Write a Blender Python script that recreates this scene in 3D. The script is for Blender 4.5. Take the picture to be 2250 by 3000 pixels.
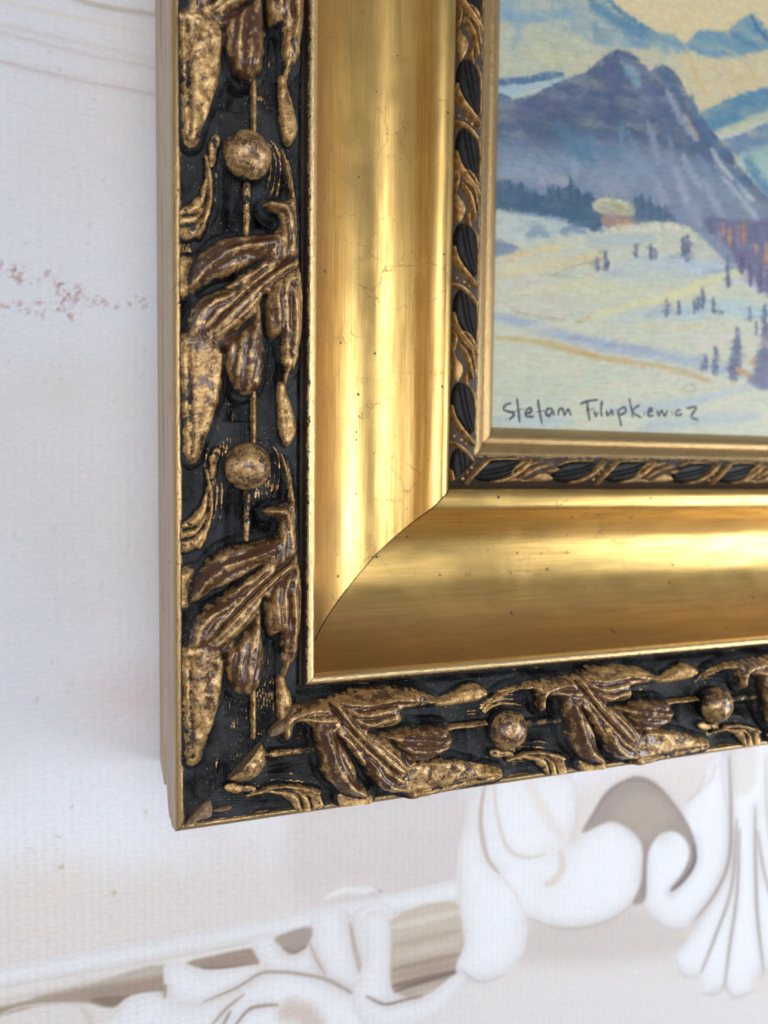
import bpy, bmesh, math
import numpy as np
from mathutils import Matrix, Vector

# ------------------------------------------------------------------ scene, camera, light
scene = bpy.context.scene
for o in list(bpy.data.objects):
    bpy.data.objects.remove(o)
COL = scene.collection
MM = 0.001

cam_data = bpy.data.cameras.new('camera')
cam = bpy.data.objects.new('camera', cam_data)
COL.objects.link(cam)
scene.camera = cam
cam_data.sensor_fit = 'HORIZONTAL'
cam_data.sensor_width = 36.0
cam_data.lens = 35.2
cam_data.clip_start = 0.005
cam_data.clip_end = 50.0
right = Vector((0.94168499, 0.01075202, 0.33632392))
down = Vector((-0.00917375, -0.99829755, 0.0576007))
fwd = Vector((0.33637067, -0.05732707, -0.93998318))
cam.matrix_world = Matrix(((right.x, -down.x, -fwd.x, -0.01528526),
                           (right.y, -down.y, -fwd.y, 0.09578954),
                           (right.z, -down.z, -fwd.z, 0.200),
                           (0, 0, 0, 1)))
cam_data.dof.use_dof = True
cam_data.dof.focus_distance = 0.215
cam_data.dof.aperture_fstop = 10.5

world = bpy.data.worlds.new('World')
scene.world = world
world.use_nodes = True
bg = world.node_tree.nodes['Background']
bg.inputs['Color'].default_value = (0.90, 0.94, 1.0, 1)
bg.inputs['Strength'].default_value = 0.22


def area(name, loc, target, sx, sy, watts, color):
    d = bpy.data.lights.new(name, 'AREA')
    d.shape = 'RECTANGLE'
    d.size = sx
    d.size_y = sy
    d.energy = watts
    d.color = color
    o = bpy.data.objects.new(name, d)
    COL.objects.link(o)
    o.location = loc
    o.rotation_euler = (Vector(target) - Vector(loc)).to_track_quat('-Z', 'Y').to_euler()
    return o


area('window_light', (0.86, -0.06, 0.50), (0.10, 0.06, 0), 0.75, 0.40, 7.2, (0.92, 0.96, 1.0))
area('ceiling_light', (-0.04, 0.24, 1.20), (0.03, 0.10, 0), 0.80, 0.65, 8.8, (0.98, 0.985, 1.0))
area('left_fill_light', (-0.62, 0.05, 0.80), (0.0, 0.07, 0), 0.7, 0.7, 2.9, (0.98, 0.98, 0.98))  # added fill from the left to brighten the backdrop beside the frame

scene.render.engine = 'CYCLES'
scene.view_settings.view_transform = 'Standard'
scene.view_settings.look = 'None'
scene.view_settings.exposure = 0.0
scene.view_settings.gamma = 1.0
scene.view_settings.use_curve_mapping = False

# traced outlines, millimetres on the surface they belong to
ORN = {
    'lobe_upper': [(24.97,18.68),(18.95,19.8),(10.73,21.44),(6.69,25.04),(4.12,27.6),(2.41,31.77),(2.25,35.21),(5.23,35.09),(8.97,32.01),(13.04,31.05),(16.87,28.93),(18.96,27.26),(22.26,25.46),(25.89,23.01),(28.03,19.81)],
    'hook': [(21.33,11.63),(23.73,10.44),(27.38,9.69),(28.45,8.52),(28.73,3.47),(28.26,-1.46),(29.5,3.36),(30.61,10.61),(30.8,18.02),(30.82,23.09),(28.05,26.35),(24.38,26.72),(22.25,24.57),(22.85,21.27),(24.66,18.42),(26.18,15.88),(25.56,13.89),(23.14,13.3)],
    'midrib': [(30.82,23.98),(26.51,25.32),(21.96,28.14),(15.99,33.41),(11.57,37.59),(7.8,41.67),(4.91,45.94),(10.1,47.33),(14.8,44.66),(18.97,40.81),(21.97,35.24),(26.53,30.37),(30.84,27.27)],
    'curl': [(13.04,33.67),(8.96,35.34),(5.22,37.83),(3.22,40.87),(2.36,44.96),(1.5,47.9),(4.91,47.67),(8.94,45.07),(13.04,38.93),(14.8,34.68)],
    'tail': [(-0.19,47.15),(4.91,45.94),(8.94,47.4),(11.26,49.89),(10.96,55.19),(9.93,61.13),(8.61,65.6),(7.0,70.37),(5.68,74.53),(4.66,77.49),(3.08,78.54),(1.88,77.53),(1.53,71.68),(1.19,65.86),(0.65,60.08),(0.2,52.88)],
    'web': [(29.89,23.18),(24.98,23.99),(18.96,27.55),(14.81,30.59),(11.58,33.51),(13.63,34.49),(18.96,31.08),(24.99,28.14),(30.83,26.08)],
    'lobe_mid': [(10.68,47.29),(14.8,44.07),(18.97,39.92),(20.77,37.12),(21.38,42.71),(21.69,48.65),(21.55,53.14),(20.64,57.98),(17.78,60.8),(14.2,60.21),(12.72,56.87),(11.55,53.69),(10.97,50.49)],
    'lobe_inner': [(20.76,34.75),(22.27,32.25),(26.52,28.88),(30.83,26.08),(32.41,29.82),(33.01,37.31),(32.32,44.33),(31.26,51.08),(28.77,55.16),(27.85,57.03),(27.07,56.76),(26.91,52.84),(26.42,45.34),(23.81,45.22),(21.98,42.66),(21.52,39.72)],
    'blade': [(31.14,25.45),(24.99,27.84),(18.96,30.78),(13.04,34.25),(8.96,36.35),(5.22,38.4),(2.94,41.46),(2.35,45.54),(-0.19,47.73),(1.48,51.36),(7.2,49.85),(11.27,49.3),(14.8,44.66),(18.97,40.22),(20.77,37.12),(21.97,34.65),(26.53,31.86),(31.47,29.61)],
    'crest_a': [(10.72,25.48),(14.81,24.18),(18.95,22.87),(23.46,21.5)],
    'crest_b': [(23.16,23.89),(20.45,28.29),(17.47,31.51),(15.39,34.04)],
    'crest_c': [(20.17,42.8),(18.98,50.3),(17.48,56.64)],
    'crest_d': [(24.55,35.02),(25.33,38.83),(25.49,41.21)],
    'crest_e': [(28.69,32.27),(29.95,37.56),(30.29,43.57),(29.06,49.69)],
    'crest_f': [(10.82,50.8),(10.08,56.71),(9.2,64.11),(7.14,71.54)],
    'crest_g': [(8.96,37.22),(5.79,38.93),(4.07,42.53),(3.77,45.44)],
    'spine_lobe_upper': [(27.42,22.25),(21.95,23.13),(15.99,24.64),(11.59,25.97),(6.68,29.35),(3.53,33.66)],
    'spine_lobe_mid': [(20.77,37.71),(18.97,44.36),(17.78,50.38),(16.88,59.34)],
    'spine_lobe_inner': [(28.67,27.48),(27.16,34.79),(27.8,43.74),(27.84,55.82)],
    'spine_tail': [(7.78,47.48),(5.45,56.94),(4.26,68.68),(3.8,78.39)],
    'spine_curl': [(14.21,35.32),(8.96,37.8),(5.21,41.58),(3.48,46.9)],
    'spine_hook': [(28.97,25.66),(29.41,18.17),(27.69,12.74),(24.34,11.39),(21.63,12.03)],
    'spine_midrib': [(30.52,25.51),(21.96,31.69),(13.03,40.68),(6.63,46.69)],
    'fleck': [(9.05,-4.6),(10.77,-4.3),(10.19,-1.37),(9.03,2.77),(7.89,2.94),(7.9,-1.59)],
    'scroll_cut_a': [(1.29,16.51),(4.75,15.38),(7.09,11.83),(7.69,7.07)],
    'scroll_cut_b': [(0.71,19.17),(4.16,18.05),(6.5,14.81),(7.68,11.24)],
    'drop': [(26.15,57.26),(25.85,61.97),(26.18,68.03),(26.81,71.36),(28.37,73.78),(30.4,71.59),(31.17,67.88),(29.59,63.34),(28.17,58.83),(27.69,57.19)],
    'flake': [(-1.08,29.26),(3.56,26.94),(2.41,31.19),(2.11,35.8),(-0.55,35.46)],
    'stem_above': [(19.13,59.24),(19.36,73.05)],
    'stem_below': [(17.49,6.47),(17.35,24.12)],
    'scroll': [(-0.14,16.49),(4.76,11.52),(6.52,7.96),(7.4,3.5),(8.57,6.47),(8.41,12.44),(7.08,16.91),(5.61,20.77),(0.12,22.42)],
    'scroll_ridge': [(7.12,1.12),(7.98,6.47),(7.97,12.44),(6.78,17.21),(5.31,21.07)],
    'tendril': [(26.67,-3.66),(28.24,1.53),(29.36,7.7),(29.07,12.65),(29.87,17.01)],
    'groove_a': [(29.58,24.11),(21.96,30.5),(13.04,38.93),(7.79,45.44)],
    'groove_b': [(13.63,31.28),(11.29,32.37),(8.97,33.17),(4.95,35.55)],
    'groove_c': [(21.97,35.24),(21.68,41.2),(21.99,47.13)],
    'groove_d': [(11.26,49.89),(14.8,45.25),(18.97,41.4)],
    'groove_e': [(2.34,49.86),(2.58,59.99),(3.11,70.18),(3.09,76.05)],
    'groove_f': [(29.0,31.64),(28.71,37.66),(28.42,43.7),(28.14,52.77)],
    'striation_0': [(20.81,-7.19),(23.88,-4.83),(25.43,-1.2),(25.13,3.4),(23.91,9.53)],
    'striation_1': [(22.34,-7.53),(25.42,-4.55),(26.68,-0.29),(26.38,4.62),(25.15,10.76)],
    'striation_2': [(23.87,-6.96),(26.67,-2.74),(27.62,2.15),(27.02,8.31)],
    'striation_3': [(8.87,1.11),(8.41,8.26),(7.67,15.43),(6.19,19.89)],
    'striation_4': [(10.04,3.48),(9.73,9.46),(8.84,14.25),(7.66,17.82)],
    'striation_5': [(11.22,2.28),(11.21,8.27),(10.61,14.27),(8.83,18.45)],
    'striation_6': [(18.99,-7.45),(22.04,-5.7),(23.89,-2.09),(23.9,2.18),(22.68,8.3)],
    'striation_7': [(27.6,-4.9),(29.18,0.29),(30.15,6.46),(30.49,12.66)],
    'striation_8': [(10.05,-1.88),(9.45,1.7),(9.3,4.98)],
    'pocket_hook': [(22.24,15.46)],
    'pocket_outer': [(1.26,37.59)],
    'pocket_stem': [(13.88,12.5)],
    'pocket_tail': [(14.79,66.88)],
    'pocket_scroll': [(2.19,7.06)],
}
RIB = {
    'pod_a': [(92.66,-5.75),(94.87,-6.55),(97.61,-4.11),(99.07,0.95),(99.18,6.85),(98.8,10.48),(96.76,9.83),(94.23,6.7),(92.15,2.74),(91.62,-1.66)],
    'pod_b': [(92.84,15.98),(95.06,15.23),(97.82,17.78),(99.28,22.93),(99.4,28.91),(99.02,32.56),(96.96,31.84),(94.42,28.6),(92.32,24.54),(91.8,20.08)],
    'ribbon_a': [(91.57,1.28),(92.18,4.69),(94.03,8.3),(97.48,12.28),(99.33,14.17)],
    'ribbon_b': [(91.01,13.32),(93.02,13.98),(95.75,16.11),(98.06,18.54),(99.22,20.15)],
    'ribbon_c': [(91.74,23.04),(92.36,26.51),(94.22,30.22),(97.69,34.34),(99.55,36.3)],
    'beads': [(92.75,11.27),(94.9,12.5),(96.61,13.8)],
    'rim_a': [(97.82,-4.74),(99.27,-0.08),(99.58,9.76)],
    'rim_b': [(98.03,17.15),(99.49,21.91),(99.8,31.86)],
    'strand_a': [(92.73,-25.75),(93.65,-24.01),(95.0,-23.13)],
    'strand_b': [(95.44,-23.42),(97.26,-21.65),(98.66,-19.01),(98.47,-17.21)],
    'strand_c': [(93.52,-19.14),(95.12,-16.94),(96.51,-14.29),(97.48,-10.56),(98.09,-8.13)],
    'strand_d': [(94.83,-20.18),(96.43,-18.56),(97.8,-17.08),(98.54,-14.09),(99.27,-11.49)],
    'strand_e': [(95.93,-9.68),(95.75,-7.3),(96.46,-5.28)],
    'strand_f': [(91.89,-23.64),(92.58,-21.85),(92.2,-18.68),(92.01,-17.09)],
    'patch': [(92.0,-17.67),(92.92,-15.33),(94.76,-12.58),(95.03,-10.09),(94.18,-7.79),(92.65,-6.14),(91.91,-10.47)],
    'podline_a': [(94.0,-5.41),(94.75,-1.24),(95.98,4.44),(97.88,9.64)],
    'podline_b': [(94.19,16.36),(94.94,20.59),(96.18,26.37),(98.09,31.69)],
}
PAINT = [
    ('f',[(105.3,316.6),(334.0,382.5),(349.4,190.4),(108.5,166.6)],(203,200,174),0.35,0.0,1,0.25),
    ('f',[(151.0,329.8),(153.9,268.8),(165.8,263.3),(175.2,259.3),(182.7,260.4),(190.0,258.5),(197.0,264.4),(201.9,265.8),(209.9,267.0),(215.8,272.8),(221.8,275.2),(226.1,274.1),(230.4,271.1),(240.3,267.5),(342.2,280.0),(334.0,382.5)],(228,211,168),0.73,0.44,1,0.1),
    ('f',[(106.2,276.8),(130.5,275.6),(154.8,269.0),(159.4,263.5),(168.6,261.0),(176.1,258.8),(182.7,260.4),(190.0,258.1),(184.9,252.2),(173.5,253.8),(157.2,249.9),(146.7,246.5),(135.7,238.7),(121.6,233.3),(107.2,229.3)],(150,176,186),1.12,0.98,0.85,0.7),
    ('f',[(106.8,248.5),(127.7,253.4),(139.6,252.2),(148.3,251.8),(145.0,245.4),(134.9,238.5),(121.6,233.7),(107.1,230.4)],(204,203,172),2.83,1.77,0.8,0.5),
    ('s',[(146.1,266.4),(153.2,262.2),(162.3,259.7),(173.4,257.5)],(96,140,172),2.22,0.7,0.8),
    ('s',[(154.9,266.8),(162.2,263.3),(171.4,260.8),(177.1,258.9)],(80,130,168),0.97,0.7,0.8),
    ('s',[(110.6,253.4),(118.7,252.9),(127.7,255.5),(139.4,259.3)],(140,172,195),1.77,0.7,0.7),
    ('s',[(121.0,259.0),(127.6,256.9),(134.4,254.1)],(165,185,190),1.44,0.7,0.6),
    ('s',[(149.9,257.2),(151.8,252.5),(157.2,250.7)],(120,155,180),1.49,0.7,0.6),
    ('s',[(162.3,258.2),(167.0,254.8),(173.5,253.8)],(110,150,180),1.7,0.7,0.6),
    ('s',[(111.6,243.9),(116.5,242.1),(118.2,238.3)],(180,195,195),1.07,0.7,0.5),
    ('s',[(175.2,257.8),(182.8,258.6),(188.6,256.7)],(125,160,178),1.73,0.7,0.7),
    ('f',[(190.0,258.1),(197.0,264.4),(201.9,265.8),(209.9,267.0),(215.8,272.4),(221.8,275.2),(226.1,274.1),(230.4,271.1),(240.3,267.5),(256.9,267.4),(257.2,261.8),(235.1,264.8),(224.6,261.3),(212.5,255.9),(202.4,255.5),(194.5,256.3)],(118,157,180),1.09,0.78,0.95,0.5),
    ('s',[(221.9,274.8),(226.3,270.2),(232.8,266.8)],(70,120,155),1.05,0.7,0.8),
    ('s',[(212.0,266.6),(218.2,264.7),(224.5,264.4)],(90,140,172),1.4,0.7,0.7),
    ('s',[(194.3,260.8),(198.3,258.6),(204.2,258.9)],(140,170,180),1.37,0.7,0.6),
    ('s',[(204.1,262.7),(206.3,257.8),(208.5,254.3)],(140,172,182),0.99,0.7,0.6),
    ('f',[(183.0,251.9),(202.4,255.1),(224.6,261.3),(256.9,267.4),(257.6,256.1),(215.2,240.7),(199.4,233.4),(193.2,239.3),(185.2,245.5)],(222,206,166),1.55,1.09,0.9,0.4),
    ('s',[(183.9,254.3),(187.0,248.8),(195.0,243.4)],(205,205,175),1.94,0.8,0.7),
    ('s',[(191.6,255.0),(193.7,250.1),(201.0,242.2)],(218,190,135),1.18,0.8,0.6),
    ('s',[(209.6,253.0),(216.8,250.4),(225.1,252.7)],(214,196,150),1.6,0.8,0.5),
    ('s',[(177.2,254.5),(181.2,250.0),(184.2,247.6)],(190,200,180),1.54,0.8,0.6),
    ('f',[(198.9,233.7),(208.1,239.5),(219.2,244.9),(231.5,249.5),(257.5,257.7),(258.3,243.1),(225.9,235.4),(210.7,227.4),(204.6,228.1)],(96,142,172),0.79,0.79,1,0.4),
    ('f',[(205.6,228.2),(215.6,232.9),(225.8,238.1),(258.0,248.8),(258.3,243.1),(226.0,233.8),(208.8,225.6)],(208,210,174),0.96,0.64,0.9,0.3),
    ('f',[(208.8,225.6),(222.0,230.8),(232.2,236.4),(258.2,244.7),(259.0,232.4),(222.5,220.5),(215.1,221.8)],(116,143,172),1.13,0.8,1,0.4),
    ('f',[(217.3,219.7),(228.6,225.4),(258.7,236.5),(260.5,206.9),(231.6,208.1)],(163,196,194),1.46,0.81,0.95,0.4),
    ('s',[(205.7,226.3),(213.8,227.9),(226.0,233.8),(236.4,238.7)],(205,208,215),0.56,0.5,0.7),
    ('f',[(107.1,230.4),(121.6,233.7),(128.2,236.6),(136.6,238.0),(134.9,235.7),(121.7,231.1),(107.2,227.6)],(92,124,156),0.57,0.57,1,0.3),
    ('f',[(107.2,227.6),(121.7,231.2),(134.9,235.7),(147.8,240.5),(140.1,235.9),(125.0,228.3),(107.3,221.6)],(168,191,204),0.71,0.57,1,0.3),
    ('s',[(110.5,223.0),(118.5,226.5),(128.3,231.0)],(205,208,190),0.43,0.5,0.6),
    ('f',[(107.3,221.4),(117.7,225.5),(125.0,228.3),(133.3,233.3),(146.0,239.9),(151.2,244.4),(157.2,249.2),(160.8,250.4),(165.3,250.4),(171.9,246.8),(173.9,244.9),(180.3,248.7),(187.1,245.8),(193.2,238.5),(198.4,233.3),(205.7,227.4),(214.1,221.7),(219.5,216.1),(233.7,206.8),(261.2,193.5),(261.9,181.8),(108.5,166.6)],(88,106,136),0.5,0.43,1,0.35),
    ('f',[(107.7,205.9),(132.2,211.0),(158.3,216.4),(186.3,217.5),(206.3,214.2),(227.4,205.9),(261.4,190.2),(261.9,181.8),(108.5,166.6)],(136,152,174),7.86,1.43,0.9,0.3),
    ('s',[(162.8,245.9),(166.5,243.6),(169.4,240.4)],(142,168,184),2.28,0.8,0.85),
    ('s',[(160.0,248.3),(164.6,246.9),(170.1,245.7)],(110,130,160),0.91,0.8,0.7),
    ('s',[(182.6,239.7),(186.6,234.4),(190.7,228.9),(196.8,223.7)],(150,166,188),1.32,0.8,0.85),
    ('s',[(190.6,232.0),(195.7,226.7),(197.8,223.9)],(196,176,168),0.94,0.8,0.6),
    ('s',[(204.9,221.1),(209.2,216.2),(214.5,212.2),(216.6,213.3)],(190,196,202),1.2,0.8,0.85),
    ('s',[(217.7,211.1),(223.2,206.2),(226.4,205.0)],(188,194,202),1.22,0.8,0.8),
    ('s',[(174.6,226.3),(176.7,220.6),(179.8,212.8)],(140,157,180),1.7,0.8,0.8),
    ('s',[(184.2,223.3),(185.0,215.8),(183.3,207.9)],(132,152,178),1.33,0.8,0.7),
    ('s',[(191.2,216.7),(195.4,210.4),(199.5,207.0)],(154,170,192),1.58,0.8,0.85),
    ('s',[(162.6,225.2),(162.4,217.7)],(110,146,172),1.14,0.8,0.8),
    ('s',[(201.5,208.9),(206.8,201.7),(211.2,195.9)],(156,168,190),1.76,0.8,0.8),
    ('s',[(210.5,211.7),(221.2,203.5),(227.8,197.9),(233.7,188.8)],(178,186,200),1.21,0.8,0.8),
    ('s',[(165.5,221.2),(168.4,216.4),(168.6,210.4)],(118,148,174),1.34,0.8,0.7),
    ('s',[(140.2,232.3),(147.1,234.3),(143.7,230.8)],(120,128,158),0.74,0.8,0.7),
    ('s',[(121.9,220.7),(132.0,219.5),(140.5,219.4)],(78,98,128),4.35,0.8,0.6),
    ('s',[(149.0,228.1),(158.0,226.6),(167.0,229.6)],(84,102,134),4.12,0.8,0.6),
    ('s',[(140.8,212.2),(145.9,214.5),(149.4,216.5)],(96,132,164),3.35,0.8,0.6),
    ('s',[(154.0,212.7),(162.1,212.5)],(100,134,164),3.4,0.8,0.5),
    ('s',[(142.6,208.2),(142.8,202.4)],(146,168,188),1.87,0.8,0.7),
    ('s',[(117.4,203.1),(125.6,205.7),(134.1,205.5)],(124,148,172),2.89,0.8,0.6),
    ('s',[(129.1,199.0),(135.9,200.7),(140.3,199.8)],(176,172,184),1.84,0.8,0.6),
    ('s',[(149.8,202.6),(158.7,205.3),(167.9,204.3)],(140,158,182),3.01,0.8,0.6),
    ('s',[(194.2,238.7),(198.5,230.2),(211.1,219.6)],(84,120,158),1.58,0.8,0.7),
    ('s',[(222.5,219.7),(229.2,212.6),(238.1,207.3)],(88,130,166),2.45,0.8,0.7),
    ('s',[(178.5,246.5),(185.4,241.7),(189.4,236.4)],(84,112,148),1.55,0.8,0.7),
    ('s',[(172.0,246.1),(174.1,239.7),(176.2,232.6)],(112,124,158),1.53,0.8,0.6),
    ('s',[(177.2,207.1),(182.2,200.1),(183.4,194.1)],(168,172,188),1.95,0.8,0.6),
    ('s',[(189.8,204.2),(196.0,198.0),(200.2,192.2)],(160,164,184),2.37,0.8,0.6),
    ('s',[(183.8,233.9),(184.9,228.0)],(98,110,146),1.17,0.8,0.6),
    ('s',[(117.0,219.9),(125.2,224.1),(135.2,227.2)],(98,104,140),2.52,0.9,0.55),
    ('s',[(155.6,245.2),(157.5,239.8),(154.2,233.3)],(104,108,146),2.26,0.9,0.6),
    ('s',[(175.9,240.1),(179.0,233.1),(184.1,224.8)],(92,110,148),2.7,0.9,0.55),
    ('s',[(136.3,218.8),(142.4,213.9),(149.6,210.6)],(92,130,160),4.06,0.9,0.6),
    ('s',[(165.7,213.0),(173.4,208.1),(177.4,201.8)],(136,156,180),4.22,0.9,0.6),
    ('s',[(114.2,199.8),(124.0,201.9),(132.5,201.7)],(150,164,184),3.25,0.9,0.65),
    ('s',[(186.6,211.4),(190.7,205.9),(192.9,199.9)],(166,176,196),1.97,0.9,0.6),
    ('s',[(155.2,201.1),(164.4,200.1)],(160,166,186),2.66,0.9,0.6),
    ('s',[(120.4,214.8),(121.4,207.9)],(112,138,164),1.45,0.9,0.5),
    ('s',[(157.8,233.2),(158.9,226.8)],(80,96,132),1.89,0.9,0.6),
    ('s',[(133.6,224.1),(140.4,223.8)],(84,96,126),2.21,0.9,0.6),
    ('s',[(170.4,239.1),(171.5,233.3),(170.7,228.7)],(120,134,166),1.53,0.9,0.5),
    ('s',[(198.1,217.7),(204.3,212.4)],(126,150,180),1.43,0.9,0.7),
    ('s',[(214.4,215.4),(220.9,209.9)],(86,126,164),1.46,0.9,0.7),
    ('s',[(113.0,255.2),(118.0,249.3),(116.5,242.8)],(130,164,190),1.56,0.9,0.55),
    ('s',[(127.8,251.3),(136.2,250.9),(143.2,248.0)],(184,194,182),1.81,0.9,0.6),
    ('s',[(124.7,243.0),(131.4,242.2),(139.8,244.5)],(214,208,168),1.59,0.9,0.6),
    ('s',[(115.0,237.7),(123.2,237.1),(131.5,239.3)],(196,200,180),1.43,0.9,0.6),
    ('s',[(134.3,258.3),(141.2,255.4),(146.5,252.2)],(150,178,192),1.46,0.9,0.6),
    ('s',[(139.7,249.4),(150.1,248.6),(157.2,250.3)],(206,206,176),1.47,0.9,0.6),
    ('s',[(153.5,254.3),(160.7,252.8),(166.2,252.7)],(150,176,188),1.27,0.9,0.6),
    ('s',[(118.0,246.6),(123.0,245.5)],(170,188,190),1.43,0.9,0.5),
    ('f',[(108.0,187.8),(122.7,187.5),(141.5,187.6),(159.3,186.7),(187.4,191.5),(188.1,174.5),(108.5,166.6)],(192,202,204),2.15,0.86,0.95,0.3),
    ('f',[(107.9,195.4),(115.9,197.2),(121.7,196.6),(126.7,194.4),(131.0,194.2),(132.6,197.7),(136.0,197.1),(140.3,198.7),(141.2,201.6),(142.5,198.7),(144.7,197.9),(147.4,196.4),(149.1,198.1),(151.4,196.1),(152.8,193.4),(155.6,189.3),(153.1,184.5),(145.1,185.0),(132.9,185.4),(122.8,186.7),(108.0,187.8)],(70,100,127),0.57,0.64,0.97,0.35),
    ('s',[(116.3,197.3),(116.6,194.5)],(64,94,122),0.72,0.6,0.9),
    ('s',[(120.8,197.2),(121.1,195.1)],(64,94,122),0.73,0.6,0.9),
    ('s',[(126.7,195.1),(127.1,190.9)],(64,94,122),0.73,0.6,0.9),
    ('s',[(132.6,198.1),(133.0,193.1)],(64,94,122),0.74,0.6,0.9),
    ('s',[(136.0,197.8),(136.4,193.5)],(64,94,122),0.74,0.6,0.9),
    ('s',[(141.1,201.7),(141.5,194.5)],(64,94,122),0.75,0.6,0.9),
    ('s',[(144.2,198.5),(144.6,194.2)],(64,94,122),0.75,0.6,0.9),
    ('s',[(147.8,197.2),(148.2,192.8)],(64,94,122),0.75,0.6,0.9),
    ('s',[(169.5,198.5),(170.0,192.5)],(64,94,122),0.77,0.6,0.9),
    ('s',[(172.3,200.0),(172.8,191.7)],(64,94,122),0.77,0.6,0.9),
    ('s',[(176.1,199.3),(176.6,191.0)],(64,94,122),0.78,0.6,0.9),
    ('s',[(180.4,196.8),(180.9,190.8)],(64,94,122),0.78,0.6,0.9),
    ('s',[(183.8,196.5),(184.3,191.2)],(64,94,122),0.79,0.6,0.9),
    ('f',[(168.6,196.9),(171.8,198.8),(175.6,198.1),(179.5,195.9),(183.4,195.7),(188.4,190.9),(169.0,187.4)],(80,106,134),0.93,0.69,0.9,0.3),
    ('s',[(118.6,185.9),(129.5,186.1),(139.8,186.3)],(150,172,190),1.09,0.5,0.7),
    ('f',[(150.6,193.1),(154.5,196.4),(161.7,196.6),(168.2,195.7),(169.7,192.5),(163.8,190.8),(154.7,190.6)],(203,200,166),0.53,0.38,1,0.3),
    ('s',[(154.5,194.7),(161.8,194.5),(167.4,192.9)],(160,160,140),0.46,0.5,0.8),
    ('s',[(153.7,192.7),(159.1,192.3),(163.7,192.5)],(170,165,140),0.38,0.5,0.8),
    ('s',[(153.6,195.7),(161.7,196.4),(168.2,195.3)],(225,218,170),0.3,0.5,0.8),
    ('s',[(161.8,196.0),(160.9,193.6),(164.6,194.1)],(190,170,110),0.31,0.5,0.8),
    ('f',[(154.9,190.3),(168.4,191.4),(167.6,186.9),(156.6,186.2)],(166,138,130),0.53,0.38,1,0.3),
    ('s',[(161.1,187.7),(167.5,188.4)],(190,145,105),1.0,0.5,0.7),
    ('f',[(108.3,175.4),(123.0,177.6),(141.7,181.3),(159.4,184.8),(173.2,187.9),(182.6,189.8),(196.3,189.4),(209.8,181.8),(224.9,172.0),(263.0,163.6),(268.0,78.7),(106.2,80.3)],(206,209,188),0.86,0.58,1,0.22),
    ('f',[(108.1,186.0),(122.8,186.4),(140.7,185.6),(143.3,183.3),(133.1,179.3),(123.0,177.1),(108.3,175.4)],(192,203,198),1.0,0.57,0.9,0.3),
    ('s',[(159.4,185.6),(173.2,188.3),(185.5,190.1),(195.3,189.7)],(224,222,196),1.3,0.5,0.8),
    ('s',[(148.7,180.6),(164.1,182.3),(178.0,184.6)],(176,192,200),1.89,0.5,0.6),
    ('f',[(108.3,176.5),(116.4,176.0),(121.0,174.5),(116.5,172.1),(108.4,170.9)],(120,140,164),1.01,0.58,0.9,0.3),
    ('s',[(124.6,179.4),(127.9,181.9),(131.3,180.2)],(136,158,176),1.83,0.8,0.8),
    ('s',[(138.1,182.4),(143.3,184.4),(146.9,183.4)],(120,146,170),1.49,0.8,0.7),
    ('s',[(113.3,169.9),(124.8,173.6),(140.0,177.5)],(226,204,150),0.87,0.8,0.8),
    ('s',[(112.6,164.5),(130.0,168.4),(156.0,176.9)],(222,208,164),1.23,0.8,0.7),
    ('s',[(133.4,165.8),(140.3,169.4),(156.1,174.7)],(196,172,130),0.37,0.8,0.6),
    ('s',[(111.8,160.9),(123.3,162.7),(137.0,163.2)],(212,206,196),2.18,0.8,0.6),
    ('s',[(159.9,169.8),(178.4,173.9),(208.0,176.0)],(186,202,208),3.46,0.8,0.6),
    ('s',[(192.9,176.1),(213.2,175.7),(229.1,172.4)],(186,202,218),2.79,0.8,0.7),
    ('s',[(202.0,173.9),(213.2,175.7)],(150,168,192),0.97,0.8,0.6),
    ('s',[(114.4,155.4),(120.3,152.3),(130.4,151.2),(141.7,151.0)],(186,168,140),0.36,0.8,0.6),
    ('s',[(113.6,154.6),(123.5,154.7),(137.2,153.6)],(216,208,200),1.46,0.8,0.5),
    ('s',[(153.2,153.4),(169.5,158.5),(188.5,164.0),(210.2,173.0),(224.7,176.0)],(222,220,166),1.53,0.8,0.75),
    ('s',[(137.0,160.2),(151.0,163.7),(169.2,166.9)],(214,214,176),1.87,0.8,0.6),
    ('s',[(160.5,152.4),(179.1,156.2),(198.7,156.9)],(196,206,204),2.7,0.8,0.6),
    ('s',[(144.3,150.4),(148.7,151.5),(151.3,154.0)],(200,176,130),0.53,0.8,0.7),
    ('s',[(193.7,158.1),(213.8,161.3),(236.1,161.5)],(176,203,212),3.2,0.8,0.75),
    ('s',[(177.2,156.0),(182.0,157.2),(188.8,157.7)],(160,180,196),1.57,0.8,0.6),
    ('s',[(111.3,149.8),(123.7,148.5),(137.4,146.2),(160.8,142.5),(189.5,140.4),(215.0,137.0),(226.6,136.0)],(168,182,200),2.18,0.8,0.85),
    ('s',[(142.7,145.1),(160.8,143.3),(179.6,142.9)],(160,170,196),0.98,0.8,0.6),
    ('s',[(112.2,142.6),(134.1,142.1),(156.4,138.4),(184.7,136.2),(207.9,131.8)],(204,180,128),0.95,0.8,0.85),
    ('s',[(134.1,140.8),(150.0,138.8),(161.0,137.2)],(190,160,105),0.52,0.8,0.6),
    ('s',[(184.7,137.0),(198.7,134.5),(207.9,131.8)],(190,170,140),0.8,0.8,0.6),
    ('s',[(169.8,151.6),(189.0,151.4),(203.9,153.3)],(222,204,158),0.55,0.8,0.6),
    ('s',[(201.3,144.3),(211.3,148.2),(219.6,150.4)],(222,208,196),2.03,0.8,0.6),
    ('s',[(111.5,137.2),(125.7,137.3),(152.0,134.4)],(206,212,188),2.19,0.8,0.6),
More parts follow.
